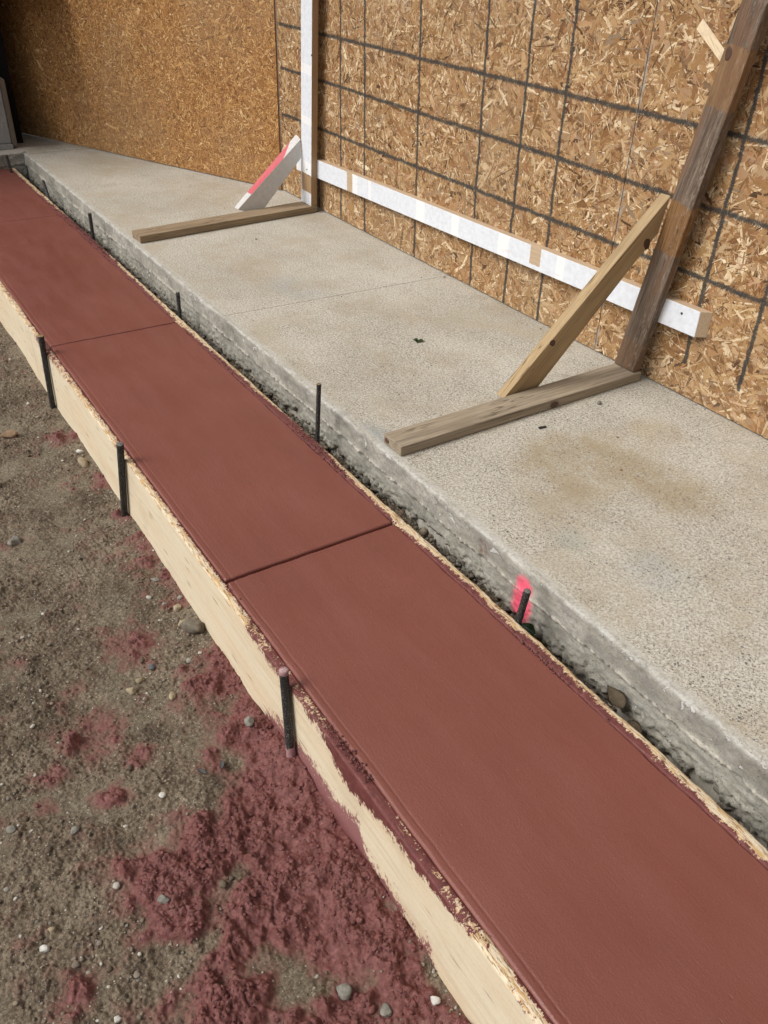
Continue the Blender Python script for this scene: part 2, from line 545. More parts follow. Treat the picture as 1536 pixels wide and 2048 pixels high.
def mat_osb(name, marks, stops):
    m = Mat(name)
    p = m.pos()
    uv = m.attr('grain', 'Vector')
    tone = m.attr('tone')
    g = m.noise(m.map(uv, (26, 420, 1)), 1.0, 4, 0.65, 0.4)
    g2 = m.noise(m.map(uv, (9, 90, 1)), 1.0, 2, 0.5)
    tt = m.math('ADD', tone, m.math('MULTIPLY', m.math('SUBTRACT', g, 0.5), 0.34))
    c = m.ramp(tt, stops)
    c = m.mix(m.step(g2, 0.52, 0.72, 0, 0.35), c, (0.30, 0.135, 0.045))
    big = m.noise(p, 1.4, 3, 0.6)
    c = m.mix(m.step(big, 0.4, 0.75, 0, 0.3), c, (0.34, 0.25, 0.15))
    patch = m.noise(p, 13, 3, 0.6)
    c = m.mix(m.step(patch, 0.5, 0.72, 0, 0.38), c, (0.30, 0.135, 0.06))
    hk = 1.0 if marks else 0.3
    hue = m.xyz(m.noise(m.map(uv, (1.5, 1.5, 1.5)), 1.0, 0, out=1))
    c = m.mix(m.step(hue[0], 0.56, 0.66, 0, 0.4 * hk), c, (0.42, 0.22, 0.115))
    c = m.mix(m.step(hue[1], 0.58, 0.68, 0, 0.3 * hk), c, (0.56, 0.46, 0.32))
    if marks:
        x, y, z = m.xyz(p)
        wob = m.math('MULTIPLY', m.math('SUBTRACT', m.noise(m.map(p, (1, 1, 1)), 13, 4, 0.65), 0.5), 0.026)
        frx = m.math('MULTIPLY', m.math('SUBTRACT', m.noise(m.map(p, (60, 60, 260)), 1.0, 3, 0.75), 0.5), 0.020)
        fry = m.math('MULTIPLY', m.math('SUBTRACT', m.noise(m.map(p, (330, 60, 45)), 1.0, 3, 0.8), 0.5), 0.044)
        best = None
        for x0, k, z0, z1 in GRID_V:
            d = m.math('ABSOLUTE', m.math('ADD', m.math('SUBTRACT', x, m.math('MULTIPLY_ADD', z, k, x0)), m.math('ADD', wob, frx)))
            if z0 > 0:
                d = m.math('ADD', d, m.step(z, z0, z0 - 0.01, 0, 1))
            if z1 < 9:
                d = m.math('ADD', d, m.step(z, z1 - .01, z1, 0, 1))
            best = d if best is None else m.math('MINIMUM', best, d)
        v = m.step(m.math('ADD', best, m.math('MULTIPLY', m.math('SUBTRACT', m.noise(p, 3.5, 2), .5), .004)), 0.0105, 0.0058)
        best = None
        for z0, k in GRID_H:
            d = m.math('ABSOLUTE', m.math('ADD', m.math('SUBTRACT', z, m.math('MULTIPLY_ADD', x, k, z0)), m.math('ADD', m.math('MULTIPLY', wob, .7), fry)))
            best = d if best is None else m.math('MINIMUM', best, d)
        hh = m.step(best, 0.0125, 0.0060)
        hh = m.math('MULTIPLY', hh, m.step(x, 5.29, 5.26))
        k = m.math('MULTIPLY', m.math('MAXIMUM', v, hh), m.step(m.math('ADD', g, m.math('MULTIPLY', m.noise(p, 30, 3), .5)), 1.02, 0.62, 0.72, 0.98))
        c = m.mix(k, c, (0.035, 0.037, 0.036))
        # faded line where two sheets meet
        f = m.math('MULTIPLY', m.step(m.math('ABSOLUTE', m.math('SUBTRACT', x, 2.36)), 0.012, 0.004), m.step(m.noise(p, 18, 3), 0.42, 0.62, 0, .55))
        c = m.mix(f, c, (0.30, 0.31, 0.30))
    return m.set(color=c, rough=0.62, spec=0.35, normal=m.bump(g, 0.35, 0.0015))


def mat_wood(name, stops, patches=(), knots=(), stain=0.35, rough=0.8, grain=1.0, bump=0.5, blotch=False):
    """timber; local X is the grain direction. patches: (x0,x1,colour); knots: (x,y,rx,ry)"""
    m = Mat(name)
    p = m.obj()
    warp = m.noise(m.map(p, (2.2, 9, 9)), 1.0, 2, 0.5)
    x, y, z = m.xyz(p)
    yy = m.math('ADD', y, m.math('MULTIPLY', warp, 0.035))
    q = m.comb(x, yy, z)
    for kx, ky, kr, kr2 in knots:           # grain sweeps round a knot
        kk = m.blob(p, kx, ky, kr * 2.6, kr2 * 3.0, 1.0)
        yy = m.math('ADD', yy, m.math('MULTIPLY', kk, 0.02))
        q = m.comb(x, yy, z)
    g = m.noise(m.map(q, (3.5 * grain, 190 * grain, 120 * grain)), 1.0, 4, 0.65, 0.2)
    c = m.ramp(g, stops)
    s2 = m.noise(m.map(q, (1.8, 40, 30)), 1.0, 3, 0.6)
    c = m.mix(m.step(s2, 0.45, 0.7, 0, stain), c, tuple(0.45 * v for v in stops[0][1]))
    for x0, x1, col in patches:
        e = m.math('MULTIPLY', m.math('SUBTRACT', m.noise(m.map(p, (8, 60, 60)), 1.0, 3), 0.5), 0.03)
        xe = m.math('ADD', x, e)
        k = m.math('MULTIPLY', m.step(xe, x0 - .004, x0 + .004), m.step(xe, x1 + .004, x1 - .004))
        pc = m.mix(m.step(g, 0.35, 0.65), col, tuple(0.62 * v for v in col))
        c = m.mix(m.math('MULTIPLY', k, 0.74), c, pc)
    for kx, ky, kr, kr2 in knots:
        ring = m.blob(p, kx, ky, kr * 1.0, kr2 * 1.0, 0.35)
        c = m.mix(m.step(ring, 0.02, 0.25, 0, 0.9), c, (0.045, 0.026, 0.018))
        core = m.blob(p, kx, ky, kr * .72, kr2 * .72, 0.25)
        c = m.mix(m.step(core, 0.1, 0.5), c, (0.12, 0.06, 0.04))
    sp_ = m.math('ABSOLUTE', m.math('SUBTRACT', m.noise(m.map(q, (1.6, 62, 20)), 1.0, 2, 0.5), 0.5))
    spm_ = m.math('MULTIPLY', m.step(sp_, 0.014, 0.004), m.step(m.noise(m.map(p, (2.6, 6, 6), (2, 1, 0)), 1.0, 2), .5, .58))
    c = m.mix(m.math('MULTIPLY', spm_, .75), c, tuple(0.3 * v for v in stops[0][1]))
    fib = m.noise(m.map(q, (10, 420, 420)), 1.0, 3, 0.7)
    c = m.mix(m.step(fib, 0.52, 0.7, 0, 0.3), c, tuple(0.5 * v for v in stops[0][1]))
    h = m.math('ADD', g, m.math('MULTIPLY', fib, 0.6))
    if blotch:                               # furred, torn grain along one side of the face
        tr = m.noise(m.map(q, (30, 110, 110)), 1.0, 4, 0.75)
        side_ = m.step(m.math('ADD', y, m.math('MULTIPLY', warp, .02)), 0.005, 0.022, 0.25, 1)
        c = m.mix(m.math('MULTIPLY', side_, m.step(tr, 0.53, 0.66, 0, .6)), c, (0.36, 0.29, 0.225))
        c = m.mix(m.math('MULTIPLY', side_, m.step(tr, 0.44, 0.34, 0, .6)), c, (0.07, 0.045, 0.035))
        c = m.mix(m.step(m.noise(m.map(p, (5, 30, 30)), 1.0, 2), .56, .62, 0, .5), c, (0.20, 0.105, 0.055))
        h = m.math('ADD', h, m.math('MULTIPLY', tr, 1.6))
    return m.set(color=c, rough=rough, spec=0.3, normal=m.bump(h, bump, 0.0022))


def mat_paint(name, faces='z', bare=(), red=None, base=(0.74, 0.77, 0.82), side=(0.42, 0.30, 0.19)):
    """white painted timber: paint on the faces whose local normal component is named, bare wood elsewhere"""
    m = Mat(name)
    p = m.obj()
    x, y, z = m.xyz(p)
    geo = m.t.nodes.new('ShaderNodeNewGeometry')
    vt = m.t.nodes.new('ShaderNodeVectorTransform')
    vt.vector_type = 'NORMAL'
    vt.convert_from, vt.convert_to = 'WORLD', 'OBJECT'
    m.t.links.new(geo.outputs['True Normal'], vt.inputs[0])
    nx, ny, nz = m.xyz(vt.outputs[0])
    g = m.noise(m.map(p, (5, 160, 160)), 1.0, 4, 0.65, 0.2)
    wood = m.ramp(g, [(0.3, tuple(0.75 * v for v in side)), (0.7, side)])
    mott = m.noise(m.map(p, (1, 1, 1)), 42, 4, 0.7)
    c = m.ramp(mott, [(0.3, tuple(0.86 * v for v in base)), (0.6, base)])
    # overlapping strips of brighter tape-like paint bands
    band = m.noise(m.map(p, (7.5, 0, 0)), 1.0, 1, 0.4)
    c = m.mix(m.step(band, 0.56, 0.575, 0, 0.0 if red else 0.8), c, (0.83, 0.835, 0.84))
    c = m.mix(m.step(m.noise(p, 95, 3, 0.7), 0.70, 0.76, 0, 0.7), c, (0.3, 0.29, 0.28))
    c = m.mix(m.step(m.noise(m.map(p, (6, 40, 40)), 1.0, 3, 0.7), 0.64, 0.74, 0, 0.35), c, (0.5, 0.45, 0.37))
    comp = {'y': ny, 'z': nz, 'x': nx}
    fm = None
    for f in faces:
        k = m.step(m.math('ABSOLUTE', comp[f]), 0.55, 0.7)
        fm = k if fm is None else m.math('MAXIMUM', fm, k)
    chip = m.step(m.noise(m.map(p, (20, 90, 90)), 1.0, 4, 0.75), 0.66, 0.70)
    fm = m.math('MULTIPLY', fm, m.math('SUBTRACT', 1.0, m.math('MULTIPLY', chip, 0.35)))
    for x0, x1, y0, y1 in bare:
        e = m.math('MULTIPLY', m.math('SUBTRACT', m.noise(p, 90, 4, .7), 0.5), 0.012)
        xe, ye = m.math('ADD', x, e), m.math('ADD', y, e)
        k = m.math('MULTIPLY', m.step(xe, x0 - .002, x0 + .002), m.step(xe, x1 + .002, x1 - .002))
        k = m.math('MULTIPLY', k, m.math('MULTIPLY', m.step(ye, y0 - .002, y0 + .002), m.step(ye, y1 + .002, y1 - .002)))
        fm = m.math('MULTIPLY', fm, m.math('SUBTRACT', 1.0, k))
    if red:
        x0, x1, ysl, col, comp_i = red
        e = m.math('MULTIPLY', m.math('SUBTRACT', m.noise(p, 60, 3), 0.5), 0.008)
        k = m.math('MULTIPLY', m.step(x, x0 - .003, x0 + .003), m.step(m.math('ADD', m.math('ADD', x, e), m.math('MULTIPLY', z, ysl)), x1 + .003, x1 - .003))
        k = m.math('MULTIPLY', k, m.step(comp[comp_i[0]], comp_i[1], comp_i[1] + .1) if comp_i[1] > 0 else m.step(comp[comp_i[0]], comp_i[1], comp_i[1] - .1))
        c = m.mix(m.math('MULTIPLY', k, 0.92), c, m.mix(m.noise(p, 70, 3), tuple(.8 * v for v in col), col))
    c = m.mix(fm, wood, c)
    return m.set(color=c, rough=0.55, spec=0.4, normal=m.bump(m.math('ADD', g, mott), 0.25, 0.001))


def mat_simple(name, col, rough=0.7, spec=0.4, vary=0.25, scale=120, bump=0.3, metal=0.0, speck=None):
    m = Mat(name)
    p = m.obj()
    n = m.noise(p, scale, 4, 0.65)
    c = m.mix(n, tuple(v * (1 - vary) for v in col), tuple(min(1, v * (1 + vary)) for v in col))
    if speck:
        c = m.mix(m.step(m.noise(p, scale * 1.7, 3, 0.8), speck[1], speck[1] + .05), c, speck[0])
    return m.set(color=c, rough=rough, spec=spec, metal=metal, normal=m.bump(n, bump, 0.002))


def mat_ground():
    m = Mat('damp_soil')
    p = m.pos()
    c = m.ramp(m.noise(p, 5, 5, 0.65), [(0.36, (0.085, 0.060, 0.038)), (0.5, (0.165, 0.123, 0.082)), (0.64, (0.235, 0.186, 0.128))])
    clay = m.step(m.math('ADD', m.attr('clay'), m.math('MULTIPLY', m.math('SUBTRACT', m.noise(p, 40, 4, .7), .5), .8)), 0.4, 1.0, 0, 0.6)
    c = m.mix(clay, c, m.ramp(m.noise(p, 30, 3, .6), [(0.3, (0.165, 0.138, 0.092)), (0.7, (0.225, 0.192, 0.130))]))
    c = m.mix(m.step(m.noise(p, 26, 5, 0.75), 0.50, 0.64, 0, 0.45), c, (0.075, 0.060, 0.043))
    fine = m.noise(p, 200, 4, 0.85)
    gr = m.noise(p, 115, 3, 0.8)
    c = m.mix(m.step(gr, 0.50, 0.60, 0, 0.6), c, (0.055, 0.042, 0.030))
    c = m.mix(m.step(gr, 0.47, 0.37, 0, 0.5), c, (0.30, 0.255, 0.19))
    c = m.mix(m.step(fine, 0.49, 0.64, 0, 0.6), c, (0.045, 0.035, 0.026))
    c = m.mix(m.step(fine, 0.42, 0.28, 0, 0.5), c, (0.27, 0.24, 0.18))
    grit = m.voro(p, 150)
    gc = m.xyz(m.voro(p, 150, out='Color'))
    k = m.math('MULTIPLY', m.step(grit, 0.34, 0.22), m.math('GREATER_THAN', gc[0], 0.86))
    c = m.mix(m.math('MULTIPLY', k, 0.8), c, m.ramp(gc[1], [(0, (0.38, 0.34, 0.26)), (0.5, (0.24, 0.22, 0.19)), (0.8, (0.5, 0.47, 0.4))], 'CONSTANT'))
    sp = m.math('ADD', m.attr('spill'), m.math('MULTIPLY', m.math('SUBTRACT', m.noise(p, 45, 5, 0.7), 0.5), 0.55))
    mask = m.step(sp, 0.38, 0.64)
    dust = m.step(sp, 0.06, 0.45, 0, 0.75)
    red = m.ramp(m.noise(p, 75, 4, 0.7), [(0.25, (0.080, 0.027, 0.023)), (0.5, (0.158, 0.052, 0.045)), (0.75, (0.255, 0.108, 0.098))])
    c = m.mix(m.math('MULTIPLY', dust, m.step(gr, .62, .42, .45, 1)), c, (0.195, 0.085, 0.070))
    c = m.mix(mask, c, red)
    rough = m.step(mask, 0, 1, 0.95, 0.43)
    h = m.math('ADD', m.math('ADD', fine, m.math('MULTIPLY', gr, -1.5)), m.math('MULTIPLY', m.noise(p, 420, 3, 0.7), 0.6))
    return m.set(color=c, rough=rough, spec=0.35, normal=m.bump(h, 0.7, 0.0025))


def mat_gravel():
    m = Mat('gravel_stone')
    p = m.pos()
    t = m.attr('tone')
    c = m.ramp(t, [(0.0, (0.10, 0.074, 0.050)), (0.35, (0.165, 0.125, 0.087)), (0.6, (0.20, 0.18, 0.15)), (0.76, (0.25, 0.20, 0.135)), (0.88, (0.29, 0.27, 0.23)), (0.965, (0.5, 0.47, 0.41))], 'LINEAR')
    c = m.mix(m.step(m.noise(p, 130, 4, .7), 0.45, 0.75, 0, 0.55), c, (0.075, 0.06, 0.045))
    red = m.attr('red')
    rc = m.ramp(m.noise(p, 120, 4, 0.7), [(0.3, (0.095, 0.029, 0.027)), (0.55, (0.155, 0.048, 0.044)), (0.8, (0.24, 0.10, 0.10))])
    c = m.mix(red, c, rc)
    return m.set(color=c, rough=m.step(red, 0, 1, 0.85, 0.45), spec=0.4, normal=m.bump(m.noise(p, 350, 4, .7), 0.6, 0.002))


M_RED, M_SMEAR = mat_red(), mat_smear()
M_FACE, M_TOP = mat_formwood('form_board_face', 'face'), mat_formwood('form_board_edge', 'top')
M_SLAB, M_KERB = mat_slab(), mat_kerb()
M_GROUND, M_GRAVEL = mat_ground(), mat_gravel()
M_OSB = mat_osb('strand_board', True, [(0.02, (0.04, 0.019, 0.009)), (0.16, (0.165, 0.076, 0.026)), (0.38, (0.295, 0.157, 0.058)), (0.62, (0.39, 0.232, 0.098)), (0.80, (0.53, 0.36, 0.185)), (0.98, (0.80, 0.66, 0.45))])
M_OSB2 = mat_osb('fine_strand_board', False, [(0.02, (0.10, 0.036, 0.010)), (0.2, (0.27, 0.115, 0.030)), (0.45, (0.40, 0.19, 0.055)), (0.7, (0.50, 0.26, 0.085)), (0.9, (0.68, 0.42, 0.17)), (1.0, (0.80, 0.57, 0.30))])

# ------------------------------------------------------------------ ground
GX0, GX1, GY0, GY1, GD = 0.35, 5.2, -0.66, 0.42, 0.003
nx, ny = int((GX1 - GX0) / GD) + 1, int((GY1 - GY0) / GD) + 1
gx = GX0 + np.arange(nx) * GD
gy = GY0 + np.arange(ny) * GD
GXX, GYY = np.meshgrid(gx, gy, indexing='ij')
BLOBS = [(1.351, -0.596, .134, .163), (1.188, -0.599, .153, .176), (1.516, -0.586, .084, .107), (1.764, -0.60, .075, .104),
         (1.016, -0.616, .157, .172), (1.14, -0.489, .147, .163), (1.223, -0.354, .126, .14), (1.248, -0.236, .09, .10),
         (0.969, -0.454, .138, .143), (0.8, -0.618, .124, .125), (1.058, -0.308, .091, .096), (1.148, -0.163, .08, .08),
         (0.953, -0.204, .086, .085), (0.862, -0.255, .08, .08), (1.336, -0.501, .078, .093), (0.75, -0.42, .08, .09),
         (0.701, -0.592, .085, .082), (2.513, -0.619, .06, .09), (2.412, -0.619, .05, .08), (3.434, -0.606, .07, .07), (2.3, -0.63, .05, .04),
         (2.052, -0.432, .08, .075), (1.763, -0.211, .10, .08), (1.624, -0.306, .05, .05), (1.661, -0.087, .033, .04), (1.589, -0.055, .026, .03),
         (1.524, -0.191, .032, .04), (1.874, -0.64, .05, .06), (2.164, -0.62, .05, .05), (1.317, -0.149, .045, .05), (1.072, 0.008, .048, .048),
         (1.602, -0.63, .07, .07), (0.904, -0.536, .12, .12), (0.732, -0.522, .07, .07), (2.75, -0.63, .06, .035), (3.0, -0.63, .05, .04), (0.55, -0.45, .12, .12), (0.55, -0.62, .08, .05)]
MAIN = [(0.947, -0.298, .075, .085), (1.01, -0.36, .06, .07), (0.90, -0.22, .055, .06), (0.855, -0.565, .11, .10), (0.725, -0.575, .08, .07), (1.13, -0.225, .085, .085), (1.2, -0.22, .07, .07), (1.1, -0.5, .14, .14), (1.25, -.5, .12, .12)]
GAPS = [(0.875, -0.395, .05, .035), (0.83, -0.40, .05, .035), (1.02, -0.165, .05, .06), (0.70, -0.655, .05, .025), (1.142, -0.384, .02, .05), (1.43, -0.40, .05, .05), (1.47, -0.52, .04, .03), (0.93, -0.30, .03, .05)]


def blobsum(X, Y, L):
    s_ = np.zeros_like(X)
    for cx, cy, rx, ry in L:
        s_ = np.maximum(s_, np.exp(-(((X - cx) / rx) ** 2 + ((Y - cy) / ry) ** 2) * 0.75))
    return s_


f_low = field(nx, ny, GD, 0.12, 0.9, 1.6, 1)
f_mid = field(nx, ny, GD, 0.022, 0.14, 1.3, 2)
f_fin = field(nx, ny, GD, 0.006, 0.035, 0.8, 3)
f_sp = field(nx, ny, GD, 0.03, 0.25, 1.3, 4)
f_cl = field(nx, ny, GD, 0.05, 0.4, 1.5, 5)
f_rg = field(nx, ny, GD, 0.010, 0.05, 1.0, 6)
spill = 1.0 * blobsum(GXX, GYY, MAIN + BLOBS[:9] + BLOBS[12:17] + BLOBS[26:27] + BLOBS[31:33] + BLOBS[-2:]) 
spill = np.maximum(spill, .60 * blobsum(GXX, GYY, BLOBS[17:])) - 0.6 * blobsum(GXX, GYY, GAPS) + 0.11 * f_sp + 0.07 * f_mid
spill = np.clip(spill, 0, 1.2)
clay = ss(f_cl, 0.3, 1.5)
for cx, cy, rx, ry in ((1.56, -.47, .13, .09), (1.9, -.33, .15, .1), (2.7, -.3, .2, .1), (2.25, -.45, .15, .08), (0.86, -.37, .09, .07), (1.3, -.27, .08, .04), (3.0, -.45, .2, .1)):
    clay = np.maximum(clay, 0.95 * np.exp(-(((GXX - cx) / rx) ** 2 + ((GYY - cy) / ry) ** 2)))
calm = (1 - 0.75 * clay) * (1 - .75 * np.exp(-(GYY + 0.655) / 0.03))
spm = ss(spill, 0.44, 0.85) * (1 - .8 * np.exp(-(GYY + 0.655) / 0.018))
near = np.exp(-(GYY + 0.655) / 0.06)


def cells(X, Y, size, seed):
    """crumb pattern: distance from the cracks between irregular cells, and a random value per cell"""
    gi = np.random.default_rng(seed)
    N = 512
    jx, jy, hv = gi.uniform(0, 1, (3, N, N))
    u, v = X / size + 40, Y / size + 40
    iu, iv = np.floor(u).astype(int), np.floor(v).astype(int)
    f1 = np.full(X.shape, 9.0)
    f2 = np.full(X.shape, 9.0)
    hh = np.zeros(X.shape)
    for a in (-1, 0, 1):
        for b2 in (-1, 0, 1):
            ci, cj = (iu + a) % N, (iv + b2) % N
            d = np.hypot(iu + a + jx[ci, cj] - u, iv + b2 + jy[ci, cj] - v)
            closer = d < f1
            f2 = np.where(closer, f1, np.minimum(f2, d))
            hh = np.where(closer, hv[ci, cj], hh)
            f1 = np.where(closer, d, f1)
    return f2 - f1, hh


WX, WY = GXX + .004 * f_mid, GYY + .004 * np.roll(f_mid, 31, 0)
cA, hA = cells(WX, WY, .0155, 901)
cB, hB = cells(WX, WY, .0085, 902)
cC, hC = cells(WX, WY, .034, 903)
crumb = ss(f_cl + .8 * f_mid, -.9, 1.2) * calm
ed = ss(f_low + .5 * f_mid, -1.2, 1.0)
GZ = (-0.392 + 0.007 * f_low + 0.0027 * f_mid * calm + 0.0021 * f_fin * calm
      + spm * (0.006 + 0.0030 * f_mid + .0062 * ed * (ss(cA, 0, .22) * (.6 + .8 * hA)) + .0022 * ss(cB, 0, .25) * (.4 + hB) + .006 * ss(cC, 0, .09) * ed)
      + (1 - spm) * crumb * (.0048 * ss(cA, 0, .35) * (hA > .45) * hA + .0022 * ss(cB, 0, .35) * hB)
      + near * 0.008 + 0.05 * np.exp(-(((GXX - 1.37) / .11) ** 2 + ((GYY + .65) / .07) ** 2)) + .018 * np.exp(-(((GXX - 1.05) / .25) ** 2 + ((GYY + .62) / .12) ** 2)))


def ground_z(x, y):
    return sample(GZ, GX0, GY0, GD, np.asarray(x, float), np.asarray(y, float))


edge_drop = np.zeros_like(GZ)
for e, lim in ((GXX - GX0, .03), (GX1 - GXX, .03), (GY1 - GYY, .03)):
    edge_drop = np.maximum(edge_drop, 1 - np.clip(e / lim, 0, 1))
wedge = 0.44 - 0.205 * (GXX - 1.0) - GYY          # beyond this line the coarse sheet takes over
edge_drop = np.maximum(edge_drop, 1 - np.clip(wedge / .03, 0, 1))
V = np.stack([GXX, GYY, GZ - 0.020 * edge_drop], -1).reshape(-1, 3)
F = gridfaces(nx, ny)
F = F[(wedge.ravel()[F] > 0).any(1)]
# the same sheet goes on to the horizon, coarser
ox = np.concatenate([[-60, -20, -6], np.linspace(-2, 12, 57), [20, 60, 160]])
oy = np.concatenate([[-160, -60, -20, -8], np.linspace(-4, 6, 41), [12, 30, 80, 160]])
OX, OY = np.meshgrid(ox, oy, indexing='ij')
g = np.random.default_rng(11)
OZ = -0.41 + g.uniform(-.006, .006, OX.shape)
inside = (OX > GX0 + .02) & (OX < GX1 - .02) & (OY > GY0 + .02) & (OY < np.minimum(GY1, 0.44 - .205 * (OX - 1)) - .02)
OZ = np.where(inside, -0.428, OZ)
V2 = np.stack([OX, OY, OZ], -1).reshape(-1, 3)
F2 = gridfaces(len(ox), len(oy)) + len(V)
me = npmesh('ground', np.vstack([V, V2]), np.vstack([F, F2]), True,
            {'spill': np.concatenate([spill.ravel(), np.zeros(len(V2))]), 'clay': np.concatenate([clay.ravel(), np.full(len(V2), .2)])})
tag(link('ground', me, M_GROUND), kind='structure')

# loose gravel and crumbs, nobody could count them
PALE = [(1.60, .03, .12, .09), (1.42, .10, .08, .08), (1.15, -.05, .16, .12), (.93, -.20, .10, .08), (1.05, .05, .15, .1), (1.78, .02, .12, .06), (2.1, -.58, .14, .07), (1.95, -.60, .08, .06), (.66, -.62, .05, .04), (2.02, -.1, .14, .08), (1.82, -.42, .09, .06)]
parts = []
for n, lo, hi, sub, seed in ((42000, .0010, .0026, 1, 21), (9500, .0024, .0056, 2, 22), (620, .005, .0105, 2, 23)):
    g = np.random.default_rng(seed)
    x = g.uniform(GX0 + .02, GX1 - .05, n)
    y = GY0 + .008 + (0.98 * (GY1 - GY0)) * g.uniform(0, 1, n) ** 1.15
    keep = (y < -0.66 + 0.42 * (5.3 - x) / 1.9 + .25)
    grav = blobsum(x, y, PALE)
    clump = sample(f_mid, GX0, GY0, GD, x, y) + sample(f_cl, GX0, GY0, GD, x + .02, y) * .6
    cly = sample(clay, GX0, GY0, GD, x, y)
    nb = np.exp(-(y + .65) / .09)
    keep &= g.uniform(0, 1, n) < np.clip(0.30 + 0.26 * clump + .6 * nb - .55 * cly + .75 * grav, .04, 1)
    x, y, grav = x[keep], y[keep], grav[keep]
    n = len(x)
    s_ = lo + (hi - lo) * g.uniform(0, 1, n) ** 2.2
    z = ground_z(x, y) + s_ * 0.25
    sp = sample(spill, GX0, GY0, GD, x, y)
    V, F, k = lumps(np.stack([x, y, z], -1), s_, sub, .66, .3 if sub == 1 else .16, seed)
    tone = np.clip(g.uniform(0, 1, n) ** 1.7 + .28 * grav * g.uniform(0, 1, n), 0, 1)
    redm = (sp + g.uniform(-.22, .22, n) > .5).astype(float)
    parts.append((V, F, np.repeat(tone, k), np.repeat(redm, k)))


def merge(parts):
    off, VV, FF = 0, [], []
    for V, F, *_ in parts:
        VV.append(V)
        FF.append(F + off)
        off += len(V)
    return np.vstack(VV), np.vstack(FF), [np.concatenate([p[i] for p in parts]) for i in range(2, len(parts[0]))]


V, F, (tone, redm) = merge(parts)
o = link('gravel', npmesh('gravel', V, F, True, {'tone': tone, 'red': redm}), M_GRAVEL)
tag(o, 'loose soil crumbs and small gravel strewn over the dirt beside the form', 'gravel', kind='stuff')

# crumbly lumps of spilled red concrete
parts = []
for n, lo, hi, sub, seed in ((14000, .0010, .0026, 1, 31), (5200, .0030, .0078, 2, 32)):
    g = np.random.default_rng(seed)
    x = g.uniform(GX0 + .02, 3.6, n)
    y = GY0 + .006 + 0.85 * g.uniform(0, 1, n)
    sp = sample(spill, GX0, GY0, GD, x, y)
    rg = sample(f_rg, GX0, GY0, GD, x, y)
    keep = (sp + g.uniform(-.15, .15, n) > .58) & (g.uniform(0, 1, n) < .35 + .4 * np.abs(rg))
    x, y = x[keep], y[keep]
    s_ = lo + (hi - lo) * g.uniform(0, 1, len(x)) ** 1.8
    z = ground_z(x, y) + s_ * .05
    V, F, k = lumps(np.stack([x, y, z], -1), s_, sub, .42, .2, seed)
    parts.append((V, F, np.repeat(g.uniform(0, 1, len(x)), k)))
V, F, (tone,) = merge(parts)
o = link('concrete_spill', npmesh('concrete_spill', V, F, True, {'tone': tone}), M_SMEAR)
tag(o, 'crumbly dark red concrete spilled on the dirt along the form board', 'spilled concrete', kind='stuff')

# ------------------------------------------------------------------ red walkway, four cast sections
YL, YR, ZW = -0.682, -1.268, -0.100
JX = [-0.45, 1.846, 3.746, 5.745, 7.094]
JW = [0.0, 0.0055, 0.0042, 0.0036, 0.0]          # half width of each joint
walk = empty('walkway', (0, 0, 0))
tag(walk, kind='structure')


def dense(a, b_, step, fine, zone):
    m1 = np.arange(0, zone, fine)
    mid = np.arange(a + zone, b_ - zone, step)
    return np.unique(np.round(np.concatenate([a + m1, mid, b_ - m1[::-1]]), 6))


for i in range(4):
    a, b_ = JX[i] + JW[i], JX[i + 1] - JW[i + 1]
    xs = dense(a, b_, 0.012, 0.0016, 0.03)
    ys = dense(YR, YL, 0.012, 0.0016, 0.03)
    XX, YY = np.meshgrid(xs, ys, indexing='ij')
    g = np.random.default_rng(50 + i)

    def wob(t, amp, sc, seed):
        ph = np.random.default_rng(seed).uniform(0, 6.28, 12)
        return amp * sum(np.sin(t * sc * (1 + .7 * q) + ph[q]) / (1 + .5 * q) for q in range(12)) / 2.2
    da = XX - a + wob(YY, .0007, 60, 60 + i)
    db = b_ - XX + wob(YY, .0007, 60, 61 + i)
    dl = YL - YY + wob(XX, .0012, 14, 70)
    dr = YY - YR + wob(XX, .0022, 22, 71)

    def edge(d, rad):
        t = np.clip(1 - np.clip(d, 0, None) / rad, 0, 1)
        return rad * (1 - np.sqrt(np.clip(1 - t * t, 0, 1)))
    rj = [.001, .006, .0045, .0035, .001]
    Z = ZW - edge(da, rj[i]) - edge(db, rj[i + 1]) - edge(dl, .009) - edge(dr, .005)
    for d, w_ in ((da, JW[i]), (db, JW[i + 1])):      # the tool leaves a little ragged burr
        if w_ > 0:
            Z += (.0006 + .0011 * np.clip(wob(YY, 1, 90, int(w_ * 1e5)), 0, 2)) * np.exp(-((d - .010) / .0035) ** 2) * (w_ / .005)
    Z -= .0011 * np.exp(-((dl - .022) / .003) ** 2)
    Z += .0009 * wob(XX, 1, 3.1, 80) + .0008 * wob(YY, 1, 9, 81)
    V = np.stack([XX, YY, Z], -1)
    # skirts down to the bottom of the pour
    ring = np.vstack([V[:, 0], V[-1, 1:], V[::-1, -1][1:], V[0, ::-1][1:-1]])
    n0 = len(xs) * len(ys)
    nr = len(ring)
    idx = np.arange(n0).reshape(len(xs), len(ys))
    ri = np.concatenate([idx[:, 0], idx[-1, 1:], idx[::-1, -1][1:], idx[0, ::-1][1:-1]])
    low = ring.copy()
    low[:, 2] = -0.36
    Fr = np.stack([ri, n0 + np.arange(nr), n0 + (np.arange(nr) + 1) % nr, np.roll(ri, -1)], -1)
    me = npmesh('slab', np.vstack([V.reshape(-1, 3), low]), np.vstack([gridfaces(len(xs), len(ys)), Fr]), True)
    s_ = link('slab', me, M_RED, walk)
